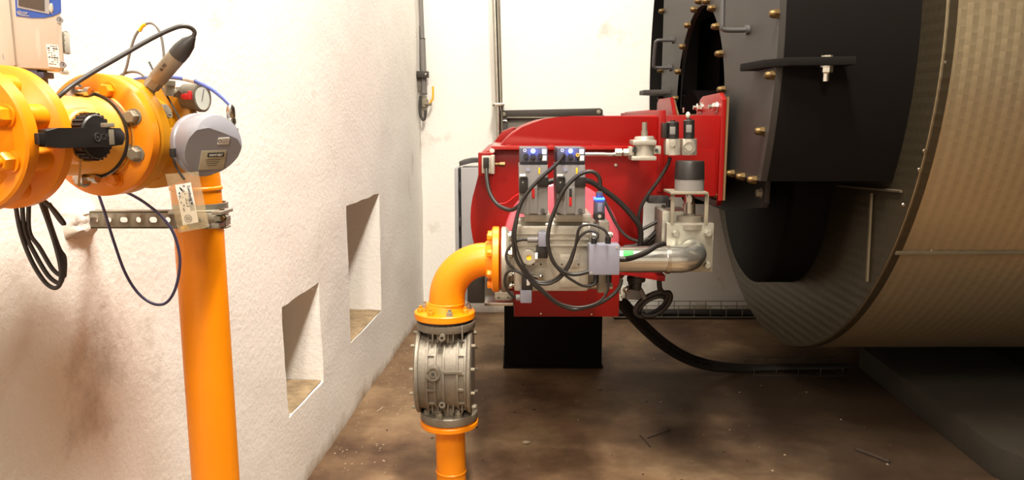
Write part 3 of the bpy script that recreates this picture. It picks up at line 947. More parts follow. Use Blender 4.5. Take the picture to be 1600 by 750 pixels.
mb = MB().cyl(U(937, 342, sy + 0.017), U(937, 362, sy + 0.017), 0.008, seg=16); fin(mb, 'stem', STRUT, sn)

# grey junction box
jy = 2.20
jb = thing('junction_box', 'square lavender grey junction box in front of the silver pipe', 'junction box', U(944, 430, jy))
mb = MB(); mb.bpx(920.5, 383, 968, 430, jy, jy + 0.055, 0.004); fin(mb, 'box_body', JBOX, jb)
for px, py in ((964, 387), (924, 426)):
    mb = MB().cyl(U(px, py, jy), U(px, py, jy - 0.001), 0.0032, seg=14); fin(mb, 'screw', STRUT, jb)
for (a, b) in (((928, 384), (928, 372)), ((950, 384), (950, 370)), ((931, 429), (931, 441)), ((951, 429), (951, 442)), ((967, 405), (977, 405))):
    mb = MB().cyl(U(*a, jy + 0.028), U(*b, jy + 0.028), 0.0085, seg=14); fin(mb, 'cable_gland', BLACKP, jb)
for px, py in ((929, 369), (951, 367)):
    mb = MB().cyl(U(px - 5, py, jy + 0.06), U(px + 5, py, jy + 0.06), 0.011, seg=16, bev=0.002); fin(mb, 'bright_fitting', STEEL, jb)

# pilot gas line
gy = 2.58
pt = thing('pilot_gas_tube', 'thin bright steel tube with unions entering the small regulator', 'pipe', U(940, 242, gy))
mb = MB().tube([U(905, 241, gy), U(940, 241, gy), U(958, 241.5, gy), U(965, 239, gy), U(970, 237.5, gy), U(978, 238, gy)], 0.0068, seg=14); fin(mb, 'tube', STEEL, pt)
mb = MB().cyl(U(961, 238, gy), U(971, 238, gy), 0.014, seg=6); mb.cyl(U(974, 238, gy), U(984, 238, gy), 0.013, seg=6); fin(mb, 'union_nut', CAST, pt)
rg = thing('pilot_regulator', 'small cast aluminium gas regulator with capped spindle on the red burner side', 'regulator', U(1007, 250, gy))
mb = MB(); a, b = U(1006.5, 247, gy), U(1006.5, 216, gy)
mb.cyl(a, b, 0.034, seg=28)
mb.bpx(987, 244, 1026, 251, gy - 0.04, gy + 0.04, 0.004); mb.bpx(989, 219, 1026, 227, gy - 0.04, gy + 0.04, 0.004)
mb.cyl(U(1006.5, 219, gy), U(1006.5, 213, gy), 0.036, 0.03, seg=28)
mb.bpx(983, 229, 991, 243, gy - 0.018, gy + 0.018, 0.003); mb.bpx(1022, 228, 1033, 241, gy - 0.018, gy + 0.018, 0.003)
rb = fin(mb, 'regulator_body', CAST, rg)
mb = MB().cyl(U(1007, 213, gy), U(1007, 204, gy), 0.011, seg=18); mb.cyl(U(1007, 204, gy), U(1007, 191, gy), 0.0085, seg=18); fin(mb, 'spindle_cap', CASTD, rg)
for px, py in ((991, 235), (1026, 235)):
    mb = MB().cyl(U(px, py, gy - 0.018), U(px, py, gy - 0.024), 0.006, seg=12); fin(mb, 'plug_screw', INK, rb)
def solenoid(px, dark, label, w, y0, y1, elbow):
    t = thing('solenoid_valve', label, 'solenoid valve', U(px, 244, gy), 'pilot solenoid valves')
    mb = MB(); mb.bpx(px - w - 1, 217, px + w + 1, 242, gy - 0.02, gy + 0.02, 0.004); mb.cyl(U(px, 242, gy), U(px, 217, gy), 0.026, seg=24)
    bd = fin(mb, 'valve_block', CAST, t)
    mb = MB().cyl(U(px, 218, gy), U(px, y0, gy), w * mpp(gy), seg=28, bev=0.003)
    mb.cyl(U(px, y0, gy), U(px, y0 - 2, gy), 0.008, seg=14); cl = fin(mb, 'coil', BLACKP, t)
    mb = MB(); mb.bpx(px - 4, y0 + 8, px + 4, y0 + 20, gy - w * mpp(gy) - 0.0015, gy - w * mpp(gy) + 0.004, 0.0004); fin(mb, 'rating_label', ACT, cl)
    if elbow:
        mb = MB().ring(U(px, 231, gy - 0.022), (0, -1, 0), 0.008, 0.02, 0.008, 24); mb.cyl(U(px, 231, gy - 0.02), U(px, 231, gy - 0.036), 0.011, seg=6); fin(mb, 'end_plug', STEEL, bd)
    else:
        mb = MB().cyl(U(px, 225, gy - 0.026), U(px, 225, gy - 0.034), 0.009, seg=16); fin(mb, 'port_screw', STEEL, bd)
solenoid(1051, 0, 'black pilot solenoid valve next to the small aluminium regulator', 9.5, 190, 217, False)
solenoid(1076.5, 0, 'black pilot solenoid valve with bright end plug, beside the boiler flange', 8.5, 187, 215, True)
mb = MB(); mb.bpx(1036, 192, 1042, 216, gy - 0.02, gy + 0.02, 0.002)
single(mb, 'solenoid_plug', BLACKP, 'black plug on the side of the pilot solenoid next to the regulator', 'plug')

# air pressure switch at the left end
ay = P0 - 0.075
sw = thing('air_pressure_switch', 'small grey air switch with brass nipple on the red bracket', 'pressure switch', U(763, 272, ay))
mb = MB(); mb.bpx(752.5, 244, 770, 271, ay - 0.04, ay + 0.014, 0.003); mb.bpx(766, 243, 773, 272, ay - 0.045, ay + 0.014, 0.003); fin(mb, 'switch_body', CAST, sw)
mb = MB(); mb.bpx(755, 246, 764, 264, ay - 0.058, ay - 0.04, 0.004); fin(mb, 'connector', BLACKP, sw)
mb = MB().cyl(U(772, 257, ay - 0.02), U(783, 257, ay - 0.02), 0.006, seg=14); mb.cyl(U(781, 257, ay - 0.02), U(789, 257, ay - 0.02), 0.0095, seg=6); fin(mb, 'nipple', BRASS, sw)

# ================================================================== CABLES ON THE BURNER
CYc = 2.19
def K(lst, Y):
    if isinstance(Y, (int, float)): return [U(x, y, Y) for x, y in lst]
    n = len(lst)
    return [U(x, y, Y[0] + (Y[1] - Y[0]) * i / (n - 1)) for i, (x, y) in enumerate(lst)]
c1 = [(881, 242), (870, 256), (843, 280), (821.6, 304), (812, 323), (806, 345), (801.5, 368), (803, 388), (807, 405), (816, 420), (831, 441), (849, 457), (870, 474), (890, 482), (903, 483), (932, 476), (956, 462), (968, 448), (971, 436)]
cable('power_cable', K(c1, 2.21), 0.0056, RUBBER, 'black cable from the second actuator sweeping below the valve to the right')
c1b = [(812, 323), (808, 345), (805, 368), (808, 390), (820, 418), (836, 440), (856, 460), (875, 474), (905, 480), (935, 472), (949, 455), (950, 442)]
cable('power_cable', K(c1b, 2.195), 0.0036, RUBBER, 'black cable from the first actuator plug looping under the valve to the junction box')
c2 = [(938, 292), (937, 280), (931, 271), (920, 268), (905, 273), (889, 287), (877, 304), (867, 328), (860, 347), (856, 368), (857, 388), (864, 408), (874, 420), (890, 428), (905, 428), (920, 424)]
cable('sensor_cable', K(c2, 2.205), 0.0060, RUBBER, 'thick black cable arching over the second actuator and down across the valve')
c3 = [(824, 374.5), (810, 375.5), (797, 385), (791, 398), (794, 411), (806, 422), (823, 431.5), (840, 440), (859, 440), (875, 430), (888, 412), (896, 392), (904, 373), (915, 363), (926, 361), (934, 367), (930, 374)]
cable('switch_cable', K(c3, (2.25, 2.19)), 0.0042, RUBBER, 'thin black cable from the yellow dialled pressure switch, lower hump at the junction box')
c4 = [(806, 465), (797, 459), (789, 445), (790, 430), (797, 423), (808, 424), (825, 434), (842, 443), (860, 443), (878, 432), (891, 412), (899, 385), (905, 357), (919, 351), (932, 353), (946, 361), (951, 373)]
cable('switch_cable', K(c4, (2.25, 2.185)), 0.0042, RUBBER, 'thin black cable from the lower pressure switch, higher hump at the junction box')
c5 = [(870, 418), (880, 428), (896, 439), (909, 446), (920, 447), (929, 444), (931, 438)]
cable('branch_cable', K(c5, (2.20, 2.22)), 0.0040, RUBBER, 'short black cable dipping below the valve centre to the junction box')
c6 = [(850, 288), (862, 283), (885, 279), (917, 282), (939, 294), (968, 316), (994, 345), (1001, 362), (1000, 384)]
cable('supply_cable', K(c6, (2.50, 2.60)), 0.0095, RUBBER, 'thick black cable behind the actuators descending right across the red housing')
c6b = [(935, 294), (950, 325), (964, 352), (980, 370), (1000, 377), (1012, 372)]
cable('supply_cable', K(c6b, 2.60), 0.0055, GREYCAB, 'thin dark cable curving under the glossy red drum edge')
c7 = [(1047, 246), (1043, 258), (1030, 280), (1012, 305), (1001, 325), (998, 345), (1003, 365)]
cable('solenoid_cable', K(c7, (2.58, 2.62)), 0.0062, RUBBER, 'black cable hanging from the pilot solenoids to the cable bundle')
c8 = [(976, 405), (990, 402), (1010, 394), (1026, 384), (1038, 381)]
cable('box_cable', K(c8, (2.228, 2.34)), 0.0085, RUBBER, 'short thick black cable leaving the right side of the junction box')
c9 = [(1036, 320), (1037, 332), (1026, 346), (1012, 354), (1004, 358)]
cable('motor_cable', K(c9, 2.62), 0.0062, RUBBER, 'black cable curving left below the dark gland under the red head')
for k, (dx, lab) in enumerate(((0, 'uppermost'), (5, 'middle'), (10, 'lowest'))):
    cc = [(1044 + dx * .3, 312), (1042 + dx * .4, 330), (1032 + dx * .6, 352), (1015 + dx, 372 + dx * .4), (996, 383 + dx * .5), (975, 386 + dx * .5)]
    cable('bundle_cable', K(cc, 2.64 + 0.01 * k), 0.008, RUBBER, lab + ' of three thick black cables bundled above the silver pipe')
mb = MB(); mb.bpx(1014, 306, 1046, 318, 2.68, 2.76, 0.004)
single(mb, 'cable_gland_plate', DKPLAST, 'dark cable gland plate under the red burner head', 'gland')
c10 = [(760, 262), (761, 280), (765, 300), (774, 316), (786, 325), (800, 328), (812, 320), (820, 312)]
cable('switch_cable', K(c10, (ay - 0.05, 2.45)), 0.0068, RUBBER, 'black cable drooping from the grey air switch to the first actuator')
c11 = [(773, 318), (790, 317), (805, 306), (812, 302)]
cable('red_wire', K(c11, P0 - 0.012), 0.0022, REDP, 'thin red wire along the red housing left of the first actuator')

# ================================================================== ORANGE ELBOW, FILTER, LOWER PIPE
OY = VY
el = thing('orange_pipe_elbow', 'orange flanged pipe elbow turning up into the gas valve', 'pipe', U(695, 500, OY))
ptop = V((U(765, 406, OY).x, OY, z0))
pv = U(698, 470, OY); 
Rb = 0.128
xb = U(698.5, 0, OY).x
xb = U(698.5, 460, OY).x
pts = []
zc0 = z0 - Rb
pts.append(V((xb - 0.004, OY, U(695, 492, OY).z)))
for k in range(0, 17):
    t = PI - (PI / 2) * k / 16
    pts.append(V((xb + Rb + Rb * math.cos(t), OY, zc0 + Rb * math.sin(t))))
pts.append(V((U(770, 0, OY).x, OY, z0)))
mb = MB().tube(pts, 0.0575, seg=40, smooth=False, r1=0.0525); fin(mb, 'bend', ORANGE, el)
def ringw(p, ax_, r, name, par, m):
    mb = MB().lathe(V(p) - V(ax_) * 0.005, ax_, [(r, 0), (r + 0.0035, 0.003), (r + 0.0035, 0.007), (r, 0.01)], 40); fin(mb, name, m, par)
ringw(V((xb - 0.002, OY, U(695, 473, OY).z)), (0, 0, 1), 0.056, 'weld_bead', el, ORANGE)
ringw(V((U(759, 0, OY).x, OY, z0)), (1, 0, 0), 0.0515, 'weld_bead', el, ORANGE)
xf = U(769.5, 405, OY).x
mb = MB().lathe(V((xf, OY, z0)), (1, 0, 0), [(0.056, -0.022), (0.066, 0), (0.1, 0), (0.104, 0.003), (0.104, 0.02), (0.1, 0.022)], 56); f1 = fin(mb, 'flange', ORANGE, el)
for k in range(8):
    t = PI * (k + 0.5) / 4
    mb = MB().hexbolt(V((xf, OY + 0.082 * math.cos(t), z0 + 0.082 * math.sin(t))), (-1, 0, 0), 0.012, 0.013); fin(mb, 'bolt', ORANGE, f1)
fc = U(695, 490, OY)
mb = MB().lathe(fc, (0, 0, 1), [(0.094, -0.012), (0.097, -0.009), (0.097, 0.008), (0.094, 0.011), (0.066, 0.012), (0.058, 0.035)], 64); f2 = fin(mb, 'flange', ORANGE, el)
for k in range(8):
    t = PI * (k + 0.35) / 4
    mb = MB().hexbolt(fc + V((0.078 * math.cos(t), 0.078 * math.sin(t), 0.011)), (0, 0, 1), 0.0095, 0.011, 0.007); fin(mb, 'nut', STRUT if k % 3 == 0 else YELLOW, f2)

# gas filter
gf = thing('gas_filter', 'dusty grey cast gas filter between two orange flanges', 'filter', U(700, 655, OY))
tf = U(697, 506, OY)
mb = MB().lathe(tf, (0, 0, 1), [(0.091, -0.011), (0.093, -0.008), (0.093, 0.012), (0.09, 0.013)], 56); fin(mb, 'top_flange', CASTD, gf)
mb = MB().lathe(fc - V((0, 0, 0.018)), (0, 0, 1), [(0.089, 0), (0.089, 0.006)], 48); fin(mb, 'gasket', INK, gf)
fb = U(702, 648, OY)
mb = MB().lathe(fb, (0, 0, 1), [(0.091, -0.009), (0.093, -0.006), (0.093, 0.016), (0.09, 0.019)], 56); bf = fin(mb, 'bottom_flange', CASTD, gf)
for k in range(8):
    t = PI * (k + 0.6) / 4
    mb = MB().hexbolt(fb + V((0.076 * math.cos(t), 0.076 * math.sin(t), 0.019)), (0, 0, 1), 0.011, 0.012, 0.009); fin(mb, 'nut', STRUT, bf)
bc = U(697.5, 577, OY)
fr = 0.123
lft, rgt = U(660, 577, OY).x, U(732, 577, OY).x
mb = MB().cyl(V((lft, OY, bc.z)), V((rgt, OY, bc.z)), fr, seg=64)
mb.cyl(bc + V((0, 0, -0.15)), bc + V((0, 0, 0.15)), 0.062, seg=32)
# raised vertical bands, ribs and pockets round the drum
for px in (666, 679, 714, 726):
    x = U(px, 577, OY - fr).x
    mb.lathe(V((x - 0.004, OY, bc.z)), (1, 0, 0), [(fr, 0), (fr + 0.007, 0.001), (fr + 0.007, 0.007), (fr, 0.008)], 64)
for pxa, pxb in ((666, 680), (713, 727)):
    for a in (-62, -38, -12, 12, 38, 62):
        t = math.radians(a)
        xa, xb_ = U(pxa, 577, OY - fr).x, U(pxb, 577, OY - fr).x
        mb.box(V(((xa + xb_) / 2, OY - (fr + 0.002) * math.cos(t), bc.z + (fr + 0.002) * math.sin(t))), (xb_ - xa, 0.01, 0.008), 0.001, Matrix.Rotation(-t, 3, 'X'))
xm = U(692, 577, OY - fr).x
for a in range(-75, 80, 6):
    t = math.radians(a)
    mb.box(V((xm, OY - (fr + 0.001) * math.cos(t), bc.z + (fr + 0.001) * math.sin(t))), (0.008, 0.012, 0.018), 0.001, Matrix.Rotation(-t, 3, 'X'))
mb.bpx(692, 581, 722, 585, OY - fr - 0.006, OY - fr + 0.01, 0.001)
for px in (676, 684, 700, 708, 722): 
    mb.bpx(px - 1.2, 510, px + 1.2, 535, OY - 0.085, OY, 0.001); mb.bpx(px - 1.2, 618, px + 1.2, 645, OY - 0.085, OY, 0.001)
fbod = fin(mb, 'filter_body', CASTD, gf)
for x, sgn, m in ((lft, -1, CASTD), (rgt, 1, CASTD)):
    mb = MB().lathe(V((x, OY, bc.z)), (sgn, 0, 0), [(fr + 0.012, 0), (fr + 0.014, 0.003), (fr + 0.014, 0.010), (fr + 0.008, 0.014), (0.10, 0.016), (0, 0.018)], 64)
    cv = fin(mb, 'side_cover', m, gf)
    for k in range(10):
        t = 2 * PI * (k + 0.5) / 10
        mb = MB().cyl(V((x + sgn * 0.008, OY + (fr + 0.001) * math.cos(t), bc.z + (fr + 0.001) * math.sin(t))), V((x + sgn * 0.026, OY + (fr + 0.001) * math.cos(t), bc.z + (fr + 0.001) * math.sin(t))), 0.0055, seg=8); fin(mb, 'cover_bolt', STRUT, cv)
bo = U(676.5, 584.5, OY - fr - 0.012)
mb = MB().cyl(bo + V((0, 0.03, 0)), bo, 0.022, seg=28); mb.ring(bo, (0, -1, 0), 0.017, 0.022, 0.004, 28); mb.cyl(bo, bo + V((0, -0.003, 0)), 0.012, seg=20)
for k in range(4):
    t = PI / 4 + k * PI / 2
    mb.box(bo + V((0.0145 * math.cos(t), -0.001, 0.0145 * math.sin(t))), (0.006, 0.004, 0.006))
fin(mb, 'plug_boss', CASTD, gf)
mb = MB().cyl(bo + V((0, -0.003, 0)), bo + V((0, -0.0036, 0)), 0.0055, seg=14); fin(mb, 'plug_socket', DKPLAST, gf)
for py in (527, 631):
    q = U(691, py, OY - 0.105)
    mb = MB().ring(q, (0, -1, 0), 0.0045, 0.010, 0.012, 20); mb.cyl(q + V((0, 0.05, 0)), q, 0.009, seg=16); tb = fin(mb, 'test_port', CASTD, gf)
    mb = MB().cyl(q + V((0, -0.004, 0)), q + V((0, -0.006, 0)), 0.0045, seg=14); fin(mb, 'port_hole', INK, tb)

lp = thing('orange_riser_pipe', 'orange flanged gas pipe standing on the floor under the grey filter', 'pipe', V((fb.x + 0.004, OY, 0)))
mb = MB().cyl(V((fb.x + 0.005, OY, 0)), V((fb.x + 0.002, OY, fb.z - 0.02)), 0.0485, seg=40); fin(mb, 'pipe', ORANGE, lp)
mb = MB().lathe(fb - V((0, 0, 0.0115)), (0, 0, -1), [(0.088, 0), (0.088, 0.003), (0.092, 0.003), (0.0945, 0.005), (0.0945, 0.017), (0.092, 0.02), (0.056, 0.021), (0.049, 0.03)], 64); fin(mb, 'flange', ORANGE, lp)
ringw(V((fb.x + 0.004, OY, U(704, 735, OY).z)), (0, 0, 1), 0.0475, 'weld_bead', lp, ORANGE)

# ================================================================== LEFT GAS TRAIN
AX0 = V((-0.631, 1.215, U(155, 211, 1.215).z))
AD = V((0.185, 1, 0.0)).normalized()
AS = V((AD.y, -AD.x, 0))           # sideways, out from the wall
def ap(Y): return AX0 + AD * ((Y - 1.215) / AD.y)
FRd = 0.0935
# near valve flange set
nf = thing('near_flange_joint', 'large orange bolted flange joint cut by the left photo edge', 'flange', ap(0.98) - V((0, 0, FRd)))
mb = MB().lathe(ap(0.955), AD, [(0.06, -0.02), (0.075, 0), (FRd - 0.003, 0), (FRd, 0.003), (FRd, 0.018), (FRd - 0.003, 0.021)], 72); nfl = fin(mb, 'flange', ORANGE, nf)
mb = MB().cyl(ap(0.80), ap(0.96), 0.046, seg=40); fin(mb, 'pipe', ORANGE, nf)
def circle_bolts(center, d, rad, r, h, n, par, mats, ph=0.5, nm='bolt', shank=0, skip=()):
    x, y, z = frame(AD)
    for k in range(n):
        if k in skip: continue
        t = 2 * PI * (k + ph) / n
        mb = MB().hexbolt(center + (x * math.cos(t) + y * math.sin(t)) * rad, d, r, h, shank); fin(mb, nm, mats[k % len(mats)], par)
circle_bolts(ap(0.955), -AD, 0.0715, 0.0125, 0.014, 8, nfl, [ORANGE], shank=0.004)
# ball valve
bl = thing('ball_valve', 'orange flanged ball valve with flat black lever handle', 'valve', ap(1.1) - V((0, 0, FRd)))
mb = MB().lathe(ap(0.978), AD, [(0.064, 0), (0.062, 0.02), (0.068, 0.028), (FRd - 0.004, 0.034), (FRd, 0.038), (FRd, 0.052), (FRd - 0.003, 0.055), (0.055, 0.056)], 72)
for k in range(8):
    x, y, z = frame(AD); t = 2 * PI * (k + 0.5) / 8
    q = ap(0.978) + (x * math.cos(t) + y * math.sin(t)) * 0.068
    mb.cyl(q, q + AD * 0.04, 0.017, seg=20)
vb = fin(mb, 'near_flange', ORANGE, bl)
mb = MB().lathe(ap(1.03), AD, [(0.05, 0), (0.047, 0.02), (0.047, 0.055), (0.055, 0.07), (0.058, 0.10), (0.056, 0.125), (0.062, 0.15), (0.07, 0.165)], 48)
sc = ap(1.086)
mb.cyl(sc, sc + AS * 0.066, 0.038, seg=32, bev=0.003)
mb.box(sc + AS * 0.02 + V((0, 0, 0)), (0.05, 0.08, 0.02), 0.004)
fin(mb, 'valve_body', PALE, bl)
mb = MB().lathe(ap(1.185), AD, [(0.07, 0), (FRd - 0.003, 0.003), (FRd, 0.006), (FRd, 0.022), (FRd - 0.003, 0.025)], 72); ff = fin(mb, 'far_flange', ORANGE, bl)
circle_bolts(ap(1.187), -AD, 0.0725, 0.0105, 0.011, 8, ff, [ORANGE, STRUT, ORANGE, STRUT, STRUT, ORANGE, STRUT, STRUT], shank=0.0)
cp = sc + AS * 0.064
mb = MB().cyl(cp, cp + AS * 0.020, 0.031, seg=40, bev=0.002)
for k in range(24):
    t = 2 * PI * k / 24
    mb.box(cp + AS * 0.010 + (AD * math.cos(t) + V((0, 0, 1)) * math.sin(t)) * 0.031, (0.004, 0.004, 0.016), 0, Matrix.Rotation(-t, 3, AS) @ Matrix(((AD.x, AS.x, 0), (AD.y, AS.y, 0), (0, 0, 1))) @ Matrix.Rotation(PI / 2, 3, 'X'))
fin(mb, 'knurled_cap', BLACKP, bl)
Rm = Matrix((AD, -AS, V((0, 0, 1)))).transposed()     # local x along pipe, y inward, z up
hc = cp + AS * 0.030
mb = MB()
prof_h = [(0.034, -0.004), (0.028, -0.012), (0.0, -0.0135), (-0.09, -0.0125), (-0.112, -0.010), (-0.112, 0.011), (-0.09, 0.013), (0.0, 0.0125), (0.026, 0.012), (0.034, 0.004)]
mb.prism([hc + Rm @ V((x, -0.007, z)) for x, z in prof_h], Rm @ V((0, 0.014, 0)), 0.002)
mb.box(hc + Rm @ V((-0.116, 0, 0)), (0.012, 0.012, 0.014), 0.002, Rm)
hd = fin(mb, 'lever_handle', BLACKP, bl)
mb = MB().ring(hc + Rm @ V((-0.022, -0.007, 0)), AS, 0.0045, 0.0062, 0.0008, 24); mb.cyl(hc + Rm @ V((-0.022, -0.007, 0)), hc + Rm @ V((-0.022, -0.0077, 0)), 0.002, seg=12); fin(mb, 'embossed_ring', DKPLAST, hd)
text('ON', 'embossed_text', DKPLAST, hd, hc + Rm @ V((-0.006, -0.0074, 0)), AD, (0, 0, 1), 0.012)
mb = MB(); mb.box(hc + Rm @ V((0.005, -0.0072, 0.0)), (0.010, 0.001, 0.022), 0.0004, Rm); mb.box(hc + Rm @ V((0.003, -0.004, 0.016)), (0.016, 0.010, 0.006), 0.001, Rm); fin(mb, 'slide_latch', STRUT, hd)
# black sealing band round the body with two hose clamps
x, y, z = frame(AD)
mb = MB()
mb.ring(ap(1.172), AD, 0.058, 0.0645, 0.010, 48); fin(mb, 'sealing_band', RUBBER, bl)
mb = MB(); mb.ring(ap(1.1735), AD, 0.0642, 0.0655, 0.006, 48)
for zz in (0.064, -0.064):
    q = ap(1.165) + V((0, 0, zz)) - AS * 0.012
    mb.box(q, (0.02, 0.014, 0.016), 0.002, Rm); mb.cyl(q - AS * 0.014, q + AS * 0.024, 0.0045, seg=12); mb.cyl(q + AS * 0.018, q + AS * 0.026, 0.0075, seg=8)
fin(mb, 'hose_clamp', STEEL, bl)
st = sc + AS * 0.075 + AD * -0.02
mb = MB(); mb.tube([U(127, 236, 1.06), U(125, 262, 1.06), U(123, 291, 1.06)], 0.0016, seg=6)
single(mb, 'tag_string', TANSTRIP, 'thin pale string hanging below the black valve lever', 'string')

# turbine meter behind the valve
mt = thing('gas_meter', 'ochre yellow gas meter body with grey counter head facing right', 'gas meter', ap(1.28) - V((0, 0, FRd)))
mb = MB().lathe(ap(1.212), AD, [(FRd - 0.003, 0), (FRd, 0.003), (FRd, 0.022), (FRd - 0.003, 0.025), (0.066, 0.028), (0.066, 0.088), (FRd - 0.005, 0.092), (FRd - 0.002, 0.095), (FRd - 0.002, 0.112), (FRd - 0.005, 0.115), (0.06, 0.118), (0.048, 0.135)], 72)
mbod = fin(mb, 'meter_body', YELLOW, mt)
mb = MB().ring(ap(1.2085), AD, 0.06, FRd - 0.004, 0.004, 64); fin(mb, 'gasket', INK, mt)
q = ap(1.250) + AS * 0.066 + V((0, 0, 0.034))
mb = MB().hexbolt(q, AS + V((0, 0, .4)), 0.012, 0.012); mb.ring(q + AS * 0.012, AS + V((0, 0, .4)), 0.006, 0.009, 0.003, 20); fin(mb, 'plug', STRUT, mbod)
mb = MB(); mb.box(ap(1.255) + AS * 0.07 + V((0, 0, 0.005)), (0.02, 0.03, 0.012), 0.002, Rm); fin(mb, 'boss', PALE, mbod)
q = U(243, 272, 1.24)
mb = MB().hexbolt(q, (0.2, -1, 0), 0.008, 0.01); fin(mb, 'nut', YELLOW, mbod)
# counter head
hc0 = U(309, 227, 1.235)
HA = V((0.84, -0.53, 0.10)).normalized()
mb = MB().lathe(hc0, HA, [(0.046, 0), (0.050, 0.002), (0.050, 0.010), (0.048, 0.012), (0.048, 0.026), (0.046, 0.044), (0.042, 0.054), (0.030, 0.060), (0, 0.061)], 56)
hn = V((0.62, -0.62, -0.46)).normalized()
pc = hc0 + HA * 0.034 + hn * 0.013
ret = bmesh.ops.bisect_plane(mb.bm, geom=mb.bm.verts[:] + mb.bm.edges[:] + mb.bm.faces[:], plane_co=pc, plane_no=hn, clear_outer=True)
ed = [e for e in ret['geom_cut'] if isinstance(e, bmesh.types.BMEdge)]
bmesh.ops.holes_fill(mb.bm, edges=ed)
hd = fin(mb, 'counter_head', METER, mt, ang=30)
hr = hn.cross(V((0, 0, 1))).normalized() * -1
hr = V((0, 0, 1)).cross(hn).normalized()
hu = hn.cross(hr)
RH = Matrix((hr, hu, hn)).transposed()
def onhead(a, b, c, size, m, name, par, bev=0.0004):
    mb = MB(); mb.box(pc + RH @ V((a, b, c)), size, bev, RH); return fin(mb, name, m, par)
dp = onhead(0.0, -0.022, 0.0005, (0.040, 0.034, 0.002), mat('dial_plate_beige', srgb(176, 168, 144), 0.4), 'dial_plate', hd)
onhead(0.003, -0.012, 0.002, (0.026, 0.007, 0.002), INK, 'counter_window', hd)
onhead(0.012, 0.012, 0.001, (0.018, 0.012, 0.001), LABEL, 'warning_sticker', hd)
mb = MB().ring(pc + RH @ V((0.006, 0.012, 0.0015)), hn, 0.0022, 0.0032, 0.0004, 18); fin(mb, 'sticker_symbol', INK, hd)
for k in range(3): onhead(0.0145, 0.015 - 0.003 * k, 0.0016, (0.010, 0.0007, 0.0004), INK, 'print_line', hd, 0)
for k in range(4): onhead(0.0, -0.021 - 0.0035 * k, 0.0016, (0.024 - 0.003 * k, 0.0008, 0.0004), DKPLAST, 'print_line', hd, 0)
text('00041827', 'counter_digits', LABEL, hd, pc + RH @ V((0.003, -0.012, 0.0032)), hr, hu, 0.0055)
mb = MB().ball(U(289, 224, 1.21), 0.0032, (1.6, 1, 1)); fin(mb, 'seal', YELP, hd)
mb = MB().hexbolt(U(293, 221, 1.215), (-0.3, -1, 0), 0.0045, 0.004); fin(mb, 'screw', STEEL, hd)
mb = MB(); mb.bpx(328, 178, 342, 183, 1.22, 1.235, 0.002); fin(mb, 'latch', WHITEP, hd)
mb = MB(); mb.bpx(358, 200, 367, 240, 1.235, 1.26, 0.003); fin(mb, 'socket', DKPLAST, hd)

# riser pipe with elbow
RY = 1.47
re = ap(RY - 0.09); 
rtop = ap(RY)
rx = U(307, 300, RY).x
rr = 0.0455
pts = [ap(1.335)]
Rr = 0.105
cen = V((rx, RY, re.z))
pts = [ap(1.325)] + [V((rx, RY, re.z)) + V((-AD.x, -AD.y, 0)) * Rr * (1 - math.sin(t * PI / 24)) + V((0, 0, -Rr * (1 - math.cos(t * PI / 24)))) for t in range(13)]
bt = UZ(339, 750, 0)
pbase = U(339, 750, RY)
d = (pbase - V((rx, RY, U(307, 300, RY).z))).normalized()
zbot = 0.0
rs = thing('orange_riser_pipe', 'tall orange gas pipe standing by the left wall below the meter', 'pipe', V((pbase.x, RY, 0)))
mb = MB().tube(pts, rr, seg=36, smooth=False); fin(mb, 'elbow', ORANGE, rs)
mb = MB().tube([pts[-1] + V((0, 0, 0.002)), V((pbase.x + 0.0, RY, 0))], rr, seg=40, smooth=False, r1=rr); fin(mb, 'pipe', ORANGE, rs)
ringw(pts[-1], (0, 0, 1), rr - 0.001, 'weld_bead', rs, ORANGE)

